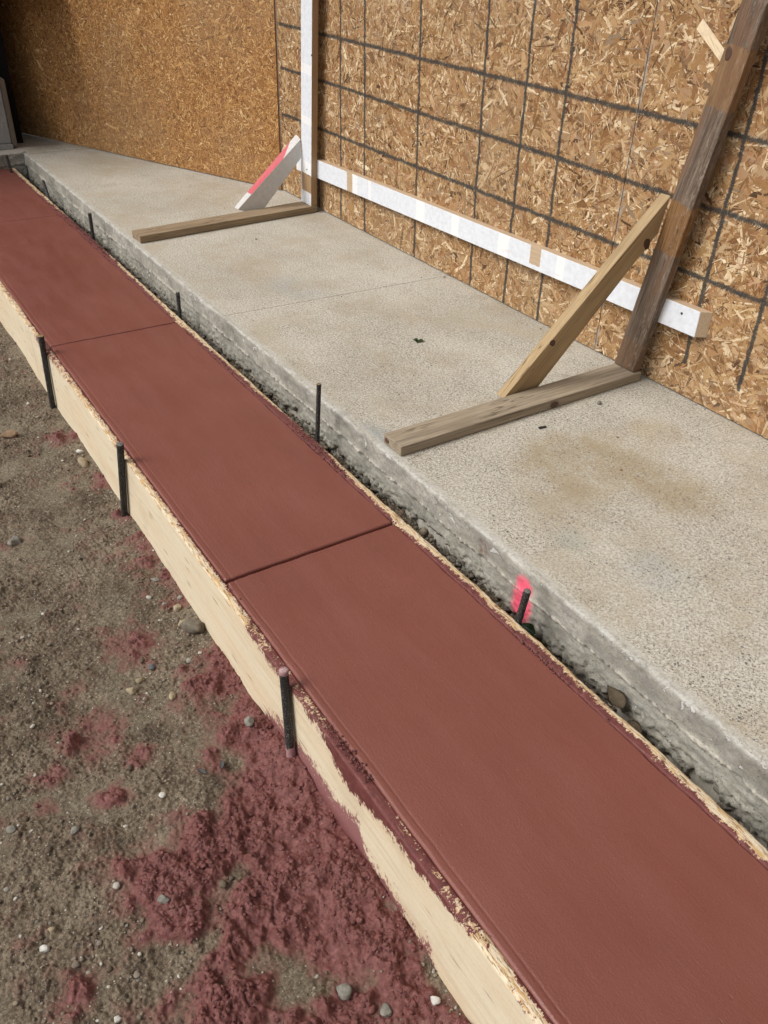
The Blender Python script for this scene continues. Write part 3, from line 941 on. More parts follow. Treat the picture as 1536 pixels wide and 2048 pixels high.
# solid bottoms of the three tooled joints
for j in (1, 2, 3):
    bm = bmesh.new()
    bmesh.ops.create_cube(bm, size=1)
    for v in bm.verts:
        v.co = Vector((JX[j] + v.co.x * (JW[j] * 2 + .002), (YL + YR) / 2 + v.co.y * (YL - YR - .006), -.118 - .1 + v.co.z * .2 - 0.0))
    me = bpy.data.meshes.new('joint')
    bm.to_mesh(me)
    bm.free()
    link('joint', me, M_RED, walk)

# ------------------------------------------------------------------ form boards
TOPS = [(-1, -.004), (.2, -.010), (.40, -.002), (.53, -.012), (.61, -.004), (.626, .012), (.681, .013), (.738, .019), (.785, .028), (.842, .030), (.919, .032), (.989, .05), (1.083, .078), (1.149, .06), (1.214, .022),
        (1.271, .012), (1.363, .016), (1.449, .024), (1.497, .02), (1.556, .016), (1.63, .014), (1.66, -.01), (1.75, -.025), (2.1, -.01), (2.3, -.022), (2.7, -.006), (3.0, -.02), (3.3, -.004), (3.6, .006), (3.8, .03), (3.95, -.01), (4.4, -.01), (5, -.01)]
BOTS = [(-1, -.5), (.6, -.5), (.72, -.40), (.744, -.336), (.783, -.354), (.861, -.34), (.914, -.33), (.957, -.344), (1.019, -.323), (1.048, -.251), (1.141, -.300), (1.219, -.297), (1.301, -.285), (1.381, -.306), (1.449, -.303), (1.535, -.35), (1.65, -.5), (9, -.5)]
tx, tv = zip(*TOPS)
bx_, bv = zip(*BOTS)


def form_board(x0, x1, yin, yout, ztop, zbot, label, smear_fn, seed, mats):
    """one plank on edge with a slightly chewed top; grid meshed on its top and outer face"""
    n = int((x1 - x0) / .008)
    xs = np.linspace(x0, x1, n)
    g = np.random.default_rng(seed)
    chew = field(n, 8, .008, .02, .3, 1.0, seed)[:, 0] * .0010
    sgn = 1 if yout > yin else -1
    t = abs(yout - yin)
    prof = [(0, zbot), (0, ztop - .004), (.0015, ztop - .0008), (.006, ztop), (t * .5, ztop + .0002), (t - .006, ztop), (t - .0015, ztop - .0012), (t, ztop - .004)]
    nz = 34
    prof += [(t, ztop - .004 - (ztop - .004 - zbot) * (k / nz)) for k in range(1, nz + 1)]
    P = np.array(prof)
    XX = np.repeat(xs[:, None], len(P), 1)
    top = np.exp(-np.abs(P[:, 1] - ztop) / .01)
    YY = yin + sgn * (P[None, :, 0] + chew[:, None] * top[None] * .9)
    ZZ = P[None, :, 1] + chew[:, None] * top[None]
    V = np.stack([XX, YY, ZZ], -1)
    F = gridfaces(n, len(P), flip=(sgn > 0))
    sm, wash = smear_fn(XX, np.repeat(P[None, :, 0], n, 0), ZZ)
    # end caps
    k = len(P)
    me = npmesh('form_board', V.reshape(-1, 3), F, True, {'smear': sm.ravel(), 'wash': wash.ravel()})
    bm = bmesh.new()
    bm.from_mesh(me)
    bm.verts.ensure_lookup_table()
    bm.faces.new([bm.verts[j] for j in range(k)])
    bm.faces.new([bm.verts[(n - 1) * k + j] for j in range(k)][::-1])
    bmesh.ops.recalc_face_normals(bm, faces=bm.faces)
    bm.to_mesh(me)
    bm.free()
    me.materials.append(mats[0])
    me.materials.append(mats[1])
    zc = np.zeros(len(me.polygons) * 3, dtype=np.float32)
    me.polygons.foreach_get('center', zc)
    me.polygons.foreach_set('material_index', (zc.reshape(-1, 3)[:, 2] > ztop - .0035).astype(np.int32))
    me.polygons.foreach_set('use_smooth', np.ones(len(me.polygons), dtype=bool))
    o = link('form_board', me)
    o.data.update()
    return tag(o, label, 'form board')


def smear_left(X, T, Z):
    depth = np.interp(X, tx, tv)                  # how far down the face the mortar hangs
    down = (-0.100 - Z) + (0.026 - T)             # distance from the outer top arris, negative on top
    s1 = 0.5 + (depth - down) / .044 * .45
    zb = np.interp(X, bx_, bv)
    s2 = 0.5 + (zb - Z) / .075 * .45
    s1 = np.where(T < .02, np.maximum(s1, 0.40 + 0.35 * (.010 - T) / .01 * (X < 4.2)), s1)
    wash = np.where(s2 > s1, ss(Z, -.40, -.31) * .9, 0.0)
    bare = (X > .535) & (X < .618)
    s1 = np.where(bare & (T < .03), np.where(np.hypot(X - .592, T - .012) < .0045, 2, -1), s1)
    return np.clip(np.maximum(s1, s2), -1, 2), wash


def smear_right(X, T, Z):
    g1 = np.interp(X, [-1, .3, .55, .7, .85, 1.0, 1.15, 1.3, 1.5, 1.68, 1.82, 1.95, 2.15, 2.35, 2.5, 2.9, 3.2, 3.5, 3.7, 4.2, 4.6, 5.0, 5.2, 5.6, 5.9, 6.3, 7],
                   [.006, .008, .010, .014, .022, .020, .024, .012, .022, .010, .003, .012, .016, .030, .036, .020, .024, .012, .004, .020, .018, .034, .040, .034, .02, .010, .012])
    return np.clip(0.5 + (g1 - T) / .02 * .45, -1, 2) - (Z < -.12) * 1.0, np.zeros_like(X)


form_board(-0.45, 4.02, -0.683, -0.655, -0.104, -0.40, 'long pale form board on the dirt side, smeared red along its top edge', smear_left, 101, (M_FACE, M_TOP))
form_board(4.024, 7.08, -0.683, -0.655, -0.104, -0.40, 'farthest form board on the dirt side, entering the picture at its left edge', smear_left, 104, (M_FACE, M_TOP))
form_board(-0.45, 1.812, -1.268, -1.306, -0.097, -0.40, 'near form board in the gap beside the kerb, mostly bare yellow wood on top', smear_right, 105, (M_FACE, M_TOP))
form_board(1.815, 7.09, -1.269, -1.305, -0.099, -0.40, 'far form board beside the kerb, blotched red and brown on top', smear_right, 106, (M_FACE, M_TOP))

# red crumbs left on the boards' top edges
parts = []
g = np.random.default_rng(41)
for cx, cy, rx, ry, n, lo, hi in ((1.10, -.672, .05, .007, 90, .0015, .0045), (1.20, -.668, .04, .006, 50, .0015, .004), (.62, -.672, .012, .004, 8, .0015, .003), (1.13, -1.275, .05, .007, 110, .002, .005),
                                  (1.05, -1.283, .05, .010, 60, .0015, .0035), (.80, -1.278, .08, .006, 50, .001, .003), (2.42, -1.285, .10, .012, 120, .002, .0045), (2.28, -1.277, .09, .007, 60, .002, .004),
                                  (3.4, -1.277, .3, .006, 90, .002, .004), (5.15, -1.288, .25, .012, 150, .002, .006), (5.9, -1.285, .3, .012, 80, .002, .006), (3.75, -.670, .06, .008, 60, .002, .005),
                                  (3.1, -.672, .3, .006, 50, .0015, .003), (1.83, -.678, .04, .004, 24, .0015, .003), (1.64, -.668, .03, .008, 26, .0015, .0035), (1.86, -1.272, .04, .004, 22, .001, .003)):
    x = g.normal(cx, rx, n)
    y = np.clip(g.normal(cy, ry, n), -1.302, -.657) if cy > -1 else np.clip(g.normal(cy, ry, n), -1.302, -1.262)
    s_ = lo + (hi - lo) * g.uniform(0, 1, n) ** 2
    V, F, k = lumps(np.stack([x, y, np.full(n, -.0985) + s_ * .3], -1), s_, 1, .7, .2, int(cx * 100))
    parts.append((V, F, np.repeat(g.uniform(0, 1, n), k)))
V, F, (tone,) = merge(parts)
tag(link('concrete_crumbs', npmesh('concrete_crumbs', V, F, True), M_SMEAR), 'dried red concrete crumbs stuck along the top edges of the form boards', 'concrete crumbs', kind='stuff')

# ------------------------------------------------------------------ raised pavement and its kerb face
pave = tag(empty('pavement'), kind='structure')


def poly_prism(name, pts, z0, z1, mat, parent):
    bm = bmesh.new()
    a = [bm.verts.new((x, y, z1)) for x, y in pts]
    b2 = [bm.verts.new((x, y, z0)) for x, y in pts]
    bm.faces.new(a)
    bm.faces.new(b2[::-1])
    for i in range(len(pts)):
        j = (i + 1) % len(pts)
        bm.faces.new((a[j], a[i], b2[i], b2[j]))
    bmesh.ops.recalc_face_normals(bm, faces=bm.faces)
    me = bpy.data.meshes.new(name)
    bm.to_mesh(me)
    bm.free()
    return link(name, me, mat, parent)


KY = -1.414
poly_prism('slab', [(-1.2, KY), (3.476, KY), (3.430, -2.70), (-1.2, -2.70)], -.3, 0, M_SLAB, pave)
poly_prism('slab', [(3.4820, KY), (7.042, KY), (7.020, -2.70), (3.4360, -2.70)], -.3, -.0012, M_SLAB, pave)
poly_prism('slab', [(7.045, KY), (7.13, KY), (7.13, .6), (9.6, .6), (9.6, -2.70), (7.023, -2.70)], -.3, 0.0002, M_SLAB, pave)


def kerb(P0, P1, out, seed, name='kerb'):
    """worn front face: arris, upper band, ragged mortar ledge, lower band, broken bottom"""
    P0, P1, out = np.array(P0), np.array(P1), np.array(out)
    L = np.linalg.norm(P1 - P0)
    n = int(L / .0065)
    s_ = np.linspace(0, L, n)
    prof = [(-.0238, 0.0), (-.018, 0.0), (-.010, -.0004), (-.005, -.0018), (-.0015, -.005), (0, -.010)]
    zz = np.concatenate([np.arange(-.015, -.30, -.0062)])
    k = len(prof) + len(zz)
    O = np.zeros((n, k))
    Z = np.zeros((n, k))
    for j, (o_, z_) in enumerate(prof):
        O[:, j] = o_
        Z[:, j] = z_
    m_ = len(prof)
    fA = field(n, 60, .0065, .015, .08, .9, seed)
    fB = field(n, 60, .0065, .03, .35, 1.3, seed + 1)
    fC = field(n, 60, .0065, .008, .03, .5, seed + 2)
    led = -.082 + .0025 * fB[:, 3] + .0016 * fC[:, 3]
    lump = np.clip(.0034 + .0022 * fC[:, 9] + .0024 * fB[:, 12], .0004, .010)
    bot = -.205 + .008 * fB[:, 20] + .007 * fA[:, 20] + .046 * np.exp(-((s_ - 3.0) / .30) ** 2) + .035 * np.exp(-((s_ - 4.1) / .6) ** 2) + .045 * np.exp(-((s_ - 2.16) / .07) ** 2)
    for i, z in enumerate(zz):
        d = z - led
        ridge = lump * np.where(d > 0, np.exp(-(d / .010) ** 2), np.exp(-(d / .0028) ** 2))
        o_ = .0008 * fA[:, min(i, 59)] + ridge + np.where(d < -.003, -.0095 + .0012 * fA[:, min(i + 5, 59)], 0)
        under = ss(bot - z, 0, .02)
        o_ = o_ - under * (.020 + .010 * fB[:, min(i, 59)] + .006 * fC[:, min(i, 59)])
        roughz = ss(-z, .11, .17)
        o_ = o_ + roughz * (.0035 * fC[:, min(i, 59)] + .003 * fA[:, min(i + 9, 59)])
        O[:, m_ + i] = o_
        Z[:, m_ + i] = z
    chip = np.clip(fA[:, 30] * .7 + fB[:, 31] * .8 - 1.1, 0, 1.6)
    for j in range(2, 8):
        O[:, j] -= chip * .0024
        Z[:, j] -= chip * .0018 * (j < 6)
    dirn = (P1 - P0) / L
    XY = P0[None, None] + s_[:, None, None] * dirn + O[:, :, None] * out
    V = np.concatenate([XY, Z[:, :, None]], -1).reshape(-1, 3)
    la = np.exp(-((Z - led[:, None]) / .008) ** 2) * (lump[:, None] / .006)
    cr = dirn[0] * out[1] - dirn[1] * out[0]
    me = npmesh(name, V, gridfaces(n, k, flip=cr > 0), True, {'ledge': la.ravel()})
    return link(name, me, M_KERB, pave)


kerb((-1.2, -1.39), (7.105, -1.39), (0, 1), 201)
kerb((7.104, -1.392), (7.104, .58), (-1, 0), 211)

# ------------------------------------------------------------------ trench between board and kerb
n_, k_ = 1500, 22
xs = np.linspace(-.4, 7.1, n_)
ys = np.linspace(-1.30, -1.445, k_)
XX, YY = np.meshgrid(xs, ys, indexing='ij')
fT = field(n_, k_, .005, .012, .09, 1.0, 301)
fT2 = field(n_, k_, .005, .1, .8, 1.3, 302)


def trench_base(x):
    return np.interp(x, [-.4, .4, .8, 1.0, 1.2, 1.5, 1.9, 2.3, 2.6, 3.2, 3.8, 4.6, 5.4, 7.1], [-.25, -.25, -.245, -.235, -.235, -.215, -.205, -.225, -.215, -.21, -.22, -.22, -.225, -.23])


ZZ = trench_base(XX) + .006 * fT + .008 * fT2
tag(link('trench_soil', npmesh('trench_soil', np.stack([XX, YY, ZZ], -1).reshape(-1, 3), gridfaces(n_, k_, True), True, {'spill': np.zeros(n_ * k_), 'clay': np.zeros(n_ * k_)}), M_GROUND), kind='structure')
parts = []
for n, lo, hi, sub, seed in ((2600, .003, .008, 2, 311), (380, .008, .015, 2, 312)):
    g = np.random.default_rng(seed)
    x = g.uniform(-.2, 7.0, n)
    y = g.uniform(-1.425, -1.312, n)
    s_ = lo + (hi - lo) * g.uniform(0, 1, n) ** 1.5
    z = trench_base(x) + s_ * .5 + .006 + g.uniform(0, .006, n)
    V, F, k = lumps(np.stack([x, y, z], -1), s_, sub, .8, .16, seed)
    parts.append((V, F, np.repeat(.25 + .55 * g.uniform(0, 1, n), k), np.zeros(n * k)))
V, F, (tone, redm) = merge(parts)
tag(link('trench_gravel', npmesh('trench_gravel', V, F, True, {'tone': tone, 'red': redm}), M_GRAVEL), 'dark gravel lying in the narrow gap between form board and kerb', 'gravel', kind='stuff')

# ------------------------------------------------------------------ strand board hoarding
def strands(origin, ax, nrm, L, z0, z1, count, ln, wd, seed, smax=.0009, tonep=1.0):
    """flat wood flakes pressed on a sheet: quads with cut ends, each at its own height"""
    g = np.random.default_rng(seed)
    ax, nrm = np.array(ax, float), np.array(nrm, float)
    up = np.array([0, 0, 1.0])
    cu = g.uniform(0, L, count)
    cv = g.uniform(z0, z1, count)
    th = g.normal(0, 1.0, count) + np.where(g.uniform(0, 1, count) < .35, g.uniform(0, 3.14, count), 0)
    l = np.clip(g.lognormal(math.log(ln), .55, count), ln * .25, ln * 3.6)
    wv = np.clip(g.lognormal(math.log(wd), .75, count), wd * .2, wd * 5)
    wv = np.minimum(wv, l * .6)
    tone = np.clip(g.beta(1.35, 1.45, count) ** tonep, 0, 1)
    dark = g.uniform(0, 1, count) < .10  # thin dark slivers: the shadow between flakes, put into their tone
    tone[dark] = g.uniform(0, .12, dark.sum())
    wv[dark] *= .35
    bright = g.uniform(0, 1, count) < .03
    tone[bright] = g.uniform(.88, 1, bright.sum())
    wv[bright] *= .6
    # hexagonal outline, local (a along, b across)
    sk = g.uniform(-.5, .5, (count, 2))
    a = np.stack([-.5 + sk[:, 0] * wv / l, .0 + g.uniform(-.2, .2, count), .5 + sk[:, 1] * wv / l, .5 - sk[:, 1] * wv / l, g.uniform(-.2, .2, count), -.5 - sk[:, 0] * wv / l], 1) * l[:, None]
    e = g.uniform(.35, 1, (count, 4)) * .5
    bow = g.normal(0, .22, count)
    b_ = np.stack([-e[:, 0], np.full(count, -.5) + bow, -e[:, 1], e[:, 2], np.full(count, .5) + bow, e[:, 3]], 1) * wv[:, None]
    c, s_ = np.cos(th)[:, None], np.sin(th)[:, None]
    U = cu[:, None] + a * c - b_ * s_
    Vv = cv[:, None] + a * s_ + b_ * c
    U = np.clip(U, .0, L)
    Vv = np.clip(Vv, z0, z1)
    hgt = .0002 + smax * (np.arange(count) / count)[:, None] + g.uniform(-.00032, .00032, (count, 1)) * (a / l[:, None]) * 2 + g.uniform(-.0003, .0003, (count, 1)) * (b_ / wv[:, None]) * 2
    P = np.array(origin)[None, None] + U[..., None] * ax + Vv[..., None] * up + hgt[..., None] * nrm
    grain = np.stack([a + g.uniform(0, 50, (count, 1)), b_ + g.uniform(0, 50, (count, 1)), np.repeat(g.uniform(0, 50, (count, 1)), 6, 1)], -1)
    base = (np.arange(count) * 6)[:, None]
    F = np.vstack([base + np.array([0, 1, 4, 5]), base + np.array([1, 2, 3, 4])])
    n = np.cross(ax, up)
    if np.dot(n, nrm) < 0:
        F = F[:, ::-1]
    return P.reshape(-1, 3), F, np.repeat(tone, 6), grain.reshape(-1, 3)


def sheet(parent, p0, p1, nrm, z0, z1, mat, count, ln, wd, seed, extra=None, tonep=1.0):
    p0, p1, nrm = np.array((*p0, 0.0)), np.array((*p1, 0.0)), np.array((*nrm, 0.0))
    L = np.linalg.norm(p1 - p0)
    ax = (p1 - p0) / L
    P, F, tone, grain = strands(p0, ax, nrm, L, z0, z1, count, ln, wd, seed, tonep=tonep)
    t = .012
    c = []
    for d in (0, -t):
        for (uu, zz) in ((0, z0), (L, z0), (L, z1), (0, z1)):
            c.append(p0 + ax * uu + nrm * d + np.array([0, 0, zz]))
    c = np.array(c)
    Fb = np.array([[0, 1, 2, 3], [7, 6, 5, 4], [0, 4, 5, 1], [1, 5, 6, 2], [2, 6, 7, 3], [3, 7, 4, 0]])
    if np.dot(np.cross(ax, [0, 0, 1]), nrm) < 0:
        Fb = Fb[:, ::-1]
    VV, FF = [c, P], [Fb, F + 8]
    tt, gg = [np.full(8, .33), tone], [c * 1.0, grain]
    if extra is not None:
        e = np.array(extra)
        FF.append(np.arange(len(e)).reshape(-1, 4) + 8 + len(P))
        VV.append(e)
        tt.append(np.full(len(e), 1.0))
        gg.append(np.stack([e[:, 0] + e[:, 2], e[:, 0] - e[:, 2], e[:, 0] * 0], -1))
    me = npmesh('sheet', np.vstack(VV), np.vstack(FF), False, {'tone': np.concatenate(tt), 'grain': np.vstack(gg)})
    return link('sheet', me, mat, parent)


YW = -2.634
h1 = tag(empty('hoarding'), 'coarse strand board hoarding marked with a black grid of lines', 'hoarding')
sheet(h1, (5.300, YW), (2.364, YW), (0, 1), .007, 1.545, M_OSB, 64000, .040, .0066, 401)
pale = [(2.043, YW + .0019, 1.186), (2.155, YW + .0019, 1.264), (2.173, YW + .0019, 1.232), (2.050, YW + .0019, 1.150)]
pale = [pale[i] for i in (0, 1, 2, 3)]
sheet(h1, (2.361, YW), (-.60, YW), (0, 1), .007, 1.545, M_OSB, 68000, .044, .0076, 402, extra=pale)
sheet(h1, (5.300, YW + .002), (2.364, YW + .002), (0, 1), 1.549, 3.05, M_OSB, 9000, .08, .018, 403)
sheet(h1, (2.361, YW + .002), (-.60, YW + .002), (0, 1), 1.549, 3.05, M_OSB, 9000, .08, .018, 404)
h2 = tag(empty('hoarding'), 'smooth orange-brown strand board wall running into the dark corner', 'hoarding')
d2 = np.array([2.494, 1.09])
d2 /= np.linalg.norm(d2)
n2 = np.array([-d2[1], d2[0]])
n2 = n2 if n2[1] > 0 else -n2
a0 = np.array([5.300, -2.622])
sheet(h2, a0 + d2 * .004, a0 + d2 * 3.05, n2, .006, 1.545, M_OSB2, 90000, .022, .0040, 405, tonep=.95)
sheet(h2, a0 + d2 * 3.054, a0 + d2 * 4.6, n2, .006, 3.05, M_OSB2, 14000, .03, .006, 406)
sheet(h2, a0 + d2 * .004, a0 + d2 * 3.05, n2, 1.549, 3.05, M_OSB2, 14000, .03, .006, 407)

# dark corner: black panels and an unseen lid added to shade the wall end
M_DARK = mat_simple('shade_black', (0.010, 0.009, 0.009), 0.9, 0.1, .2, 20, .1)
blocker = tag(empty('shade_blocker', (7.9, -1.3, 0)), 'black panels and lid added to shade the corner behind the concrete slab block', 'shade_blocker')


def box(name, x0, x1, y0, y1, z0, z1, mat, parent=None, bev=0.0, rz=0.0, piv=None):
    cx, cy = ((x0 + x1) / 2, (y0 + y1) / 2) if piv is None else piv
    bm = bmesh.new()
    bmesh.ops.create_cube(bm, size=1)
    for v in bm.verts:
        v.co = Vector(((x0 + x1) / 2 + v.co.x * (x1 - x0) - cx, (y0 + y1) / 2 + v.co.y * (y1 - y0) - cy, v.co.z * (z1 - z0)))
    if bev:
        bmesh.ops.bevel(bm, geom=bm.edges[:], offset=bev, segments=2, affect='EDGES')
    me = bpy.data.meshes.new(name)
    bm.to_mesh(me)
    bm.free()
    o = link(name, me, mat, parent)
    pl = parent.location if parent else Vector((0, 0, 0))
    o.location = Vector((cx, cy, (z0 + z1) / 2)) - pl
    o.rotation_euler = (0, 0, rz)
    return o


box('shade_panel', 7.86, 7.90, -1.55, 1.2, .0, 3.0, M_DARK, blocker)
box('shade_panel', 7.43, 7.86, -1.47, -1.41, .0, 3.0, M_DARK, blocker)
box('shade_panel', 7.43, 7.455, -1.405, 1.0, .0, 3.0, M_DARK, blocker)
box('shade_lid', 7.04, 7.9, -2.02, -1.1, 1.06, 1.14, M_DARK, blocker)

# ------------------------------------------------------------------ concrete block at the far left
blk = tag(empty('concrete_block', (7.3, -1.2, 0)), 'grey concrete block with a timber edge strip at the far left end of the pavement', 'concrete block')
M_BLK = mat_simple('grey_block', (0.30, 0.305, 0.30), .9, .2, .22, 26, .5, speck=((0.17, 0.165, 0.16), .60))
M_EDGE = mat_simple('edge_strip', (0.155, 0.13, 0.10), .8, .3, .25, 20, .2)
box('body', 7.27, 7.41, -1.355, -.55, .036, .468, M_BLK, blk, .006)
box('edge_strip', 7.262, 7.415, -1.392, -1.357, .012, .472, M_EDGE, blk, .004)
box('plinth', 7.235, 7.42, -1.355, -.55, .001, .034, M_BLK, blk, .004)

# ------------------------------------------------------------------ timber brace frame: two posts, two feet, two braces and a rail nailed together
frame = tag(empty('timber_frame', (3.4, -2.5, 0)), 'propped timber frame of two posts, feet, diagonal braces and a white rail against the hoarding', 'timber frame')
TAN = [(0.25, (0.22, 0.155, 0.085)), (0.5, (0.33, 0.245, 0.145)), (0.75, (0.42, 0.325, 0.20))]
W_FOOT = mat_wood('weathered_foot_timber', [(0.25, (0.215, 0.165, 0.11)), (0.5, (0.32, 0.26, 0.185)), (0.75, (0.42, 0.355, 0.27))], stain=.45, bump=.6)
W_FOOT2 = mat_wood('far_foot_timber', [(0.25, (0.20, 0.145, 0.085)), (0.5, (0.29, 0.215, 0.135)), (0.75, (0.37, 0.285, 0.19))], stain=.4)
W_BRACE = mat_wood('tan_brace_timber', [(0.25, (0.28, 0.19, 0.095)), (0.5, (0.40, 0.285, 0.155)), (0.75, (0.50, 0.375, 0.22))], stain=.35)
W_POST = mat_wood('grey_brown_post_timber', [(0.25, (0.085, 0.056, 0.040)), (0.5, (0.175, 0.127, 0.092)), (0.78, (0.31, 0.25, 0.20))],
                  patches=((1.0, 1.185, (0.34, 0.19, 0.085)), (.50, .68, (0.32, 0.155, 0.045)), (-.02, .13, (0.215, 0.128, 0.075))),
                  stain=.5, bump=1.0, blotch=True)

# feet lie on the slab, grain along Y
board('foot_board', [(2.041, -1.421, .001), (2.041, -1.421, .039), (2.150, -1.421, .039), (2.150, -1.421, .001)],
      [(2.056, -2.592, .001), (2.056, -2.592, .039), (2.172, -2.592, .039), (2.172, -2.592, .001)], W_FOOT, frame, .004)
o = board('foot_board', [(4.648, -1.428, .001), (4.648, -1.428, .039), (4.772, -1.424, .039), (4.772, -1.424, .001)],
          [(4.752, -2.594, .001), (4.752, -2.594, .039), (4.885, -2.594, .039), (4.885, -2.594, .001)], W_FOOT2, frame, .003)
# near post leans towards the camera
board('post', [(2.172, -2.592, .0395), (2.067, -2.592, .0395), (2.067, -2.552, .0395), (2.172, -2.552, .0395)],
      [(1.800, -2.592, 2.30), (1.712, -2.592, 2.30), (1.712, -2.552, 2.30), (1.800, -2.552, 2.30)], W_POST, frame, .005)
P_WHITE = mat_paint('white_post_paint', 'z', bare=((.075, .18, -.052, .2),), side=(0.40, 0.255, 0.14))
P_RAIL = mat_paint('white_rail_paint', 'z', bare=((2.49, 2.55, -.2, .2), (.88, .95, -.03, .2)), side=(0.56, 0.42, 0.28))
wp = board('post', [(4.886, -2.592, .0395), (4.757, -2.592, .0395), (4.757, -2.551, .0395), (4.886, -2.551, .0395)],
           [(4.770, -2.592, 2.30), (4.640, -2.592, 2.30), (4.640, -2.551, 2.30), (4.770, -2.551, 2.30)], P_WHITE, frame, .003)
wp['label'] = 'white painted post with a bare brown patch near its foot'
# rail: white on its outer face, bare wood on top
rl = board('rail', [(1.858, -2.5935, .262), (1.858, -2.5935, .361), (1.832, -2.6325, .361), (1.832, -2.6325, .262)],
           [(5.02, -2.5935, .196), (5.02, -2.5935, .302), (5.02, -2.6325, .302), (5.02, -2.6325, .196)], P_RAIL, frame, .002)
rl['label'] = 'long white painted rail nailed across both posts'


def brace(pts, x0, x1, tilt, mat, parent, label, tipup=0.0):
    """diagonal of quadrilateral side outline pts [(y,z)..foot low, foot high, top high, top low]; x varies with z by tilt"""
    A = [(x0 + tilt * pts[0][1], *pts[0]), (x0 + tilt * pts[1][1], *pts[1]), (x1 + tilt * pts[1][1], *pts[1]), (x1 + tilt * pts[0][1], *pts[0])]
    B = [(x0 + tilt * pts[3][1], *pts[3]), (x0 + tilt * pts[2][1], *pts[2]), (x1 + tilt * pts[2][1], pts[2][0], pts[2][1] + tipup), (x1 + tilt * pts[3][1], *pts[3])]
    o = board('brace', A, B, mat, parent, .003)
    if label:
        o['label'] = label
    return o


brace([(-2.125, .001), (-1.975, .022), (-2.551, .728), (-2.551, .592)], 2.176, 2.221, -.152, W_BRACE, frame, 'tan diagonal brace with two knots')
P_BR = mat_paint('red_striped_paint', 'yz', red=(.085, .43, 2.2, (0.60, 0.07, 0.095), ('y', .6)), base=(0.60, 0.585, 0.56))
bz = brace([(-2.245, .001), (-2.105, .050), (-2.545, .405), (-2.545, .300)], 4.851, 4.905, .03, P_BR, frame, 'white diagonal brace with a red stripe on its upper edge', .02)
# screw heads
M_SCREW = mat_simple('screw_head', (0.05, 0.05, 0.055), .5, .5, .2, 60, .1, .6)
for x, y, z in ((1.935, -2.5930, .328), (4.80, -2.5505, .245), (4.775, -2.5505, .215), (4.715, -2.5505, .87)):
    bm = bmesh.new()
    bmesh.ops.create_cone(bm, cap_ends=True, segments=12, radius1=.0048, radius2=.0048, depth=.002)
    me = bpy.data.meshes.new('screw')
    bm.to_mesh(me)
    bm.free()
    s_ = link('screw', me, M_SCREW, frame, Vector((x, y, z)) - frame.location)
    s_.rotation_euler = (math.pi / 2, 0, 0)


def knot_disc(name, loc, rx, rz, nrm, parent, rot=0.0):
    """a wood knot standing a hair proud of the timber"""
    n = 28
    g = np.random.default_rng(int(abs(loc[1]) * 1000))
    bm = bmesh.new()
    rings = []
    for rr, hh in ((1, 0), (.86, .0012), (.5, .0009), (.15, .0004)):
        ring = []
        for q in range(n):
            t = 2 * math.pi * q / n
            w_ = 1 + .05 * math.sin(3 * t + 1) + .03 * math.sin(5 * t)
            ring.append(bm.verts.new((rx * rr * w_ * math.cos(t), rz * rr * w_ * math.sin(t), hh)))
        rings.append(ring)
    for a, b2 in zip(rings, rings[1:]):
        for q in range(n):
            bm.faces.new((a[q], a[(q + 1) % n], b2[(q + 1) % n], b2[q]))
    bm.faces.new(rings[-1])
    for f in bm.faces:
        f.smooth = True
    me = bpy.data.meshes.new(name)
    bm.to_mesh(me)
    bm.free()
    o = link(name, me, M_KNOT, parent)
    q = Vector(nrm).to_track_quat('Z', 'Y')
    o.rotation_euler = (q.to_matrix() @ Matrix.Rotation(rot, 3, 'Z')).to_euler()
    o.location = Vector(loc) - parent.location
    return o


mk = Mat('wood_knot')
pp = mk.obj()
rg_ = mk.math('SQRT', mk.math('ADD', mk.math('POWER', mk.xyz(pp)[0], 2.0), mk.math('POWER', mk.xyz(pp)[1], 2.0)))
M_KNOT = mk.set(color=mk.ramp(mk.noise(mk.comb(mk.math('MULTIPLY', rg_, 900), mk.math('MULTIPLY', mk.xyz(pp)[0], 60), 0.0), 1.0, 3), [(0.3, (0.045, 0.024, 0.016)), (0.7, (0.13, 0.065, 0.04))]), rough=.6, spec=.4)
knot_disc('knot', (1.962, -2.5519, 1.186), .0125, .021, (0, 1, 0), frame)
knot_disc('knot', (2.0918, -2.508, .556), .016, .026, (-1, 0, -.152), frame, .6)
knot_disc('knot', (2.142, -2.158, .222), .012, .018, (-1, 0, -.152), frame, .8)
knot_disc('knot', (2.0445, -2.12, .018), .012, .020, (-1, 0, 0), frame, 1.57)
knot_disc('knot', (2.128, -1.4206, .021), .013, .010, (0, 1, 0), frame)

# ------------------------------------------------------------------ steel stakes
def mat_stake(name, top, pink):
    m = Mat(name)
    p = m.obj()
    x, y, z = m.xyz(p)
    n = m.noise(p, 260, 4, .75)
    c = m.mix(m.step(n, 0.55, 0.64), (0.014, 0.014, 0.015), (0.26, 0.25, 0.22))
    rst = m.noise(p, 60, 3, .6)
    c = m.mix(m.step(rst, 0.62, 0.72, 0, .5), c, (0.07, 0.04, 0.025))
    if pink:
        k = m.math('ADD', m.attr('coat'), m.math('MULTIPLY', m.math('SUBTRACT', m.noise(p, 110, 4, .7), .5), .9))
        c = m.mix(m.step(k, .45, .55), c, m.mix(m.noise(p, 80, 3), (0.30, 0.15, 0.16), (0.45, 0.28, 0.27)))
    cap = m.step(m.attr('cap'), .4, .6)
    c = m.mix(cap, c, m.mix(m.step(m.noise(p, 300, 3), .4, .6), top, tuple(.4 * v for v in top)))
    return m.set(color=c, rough=.62, spec=.5, normal=m.bump(n, .7, .0015))


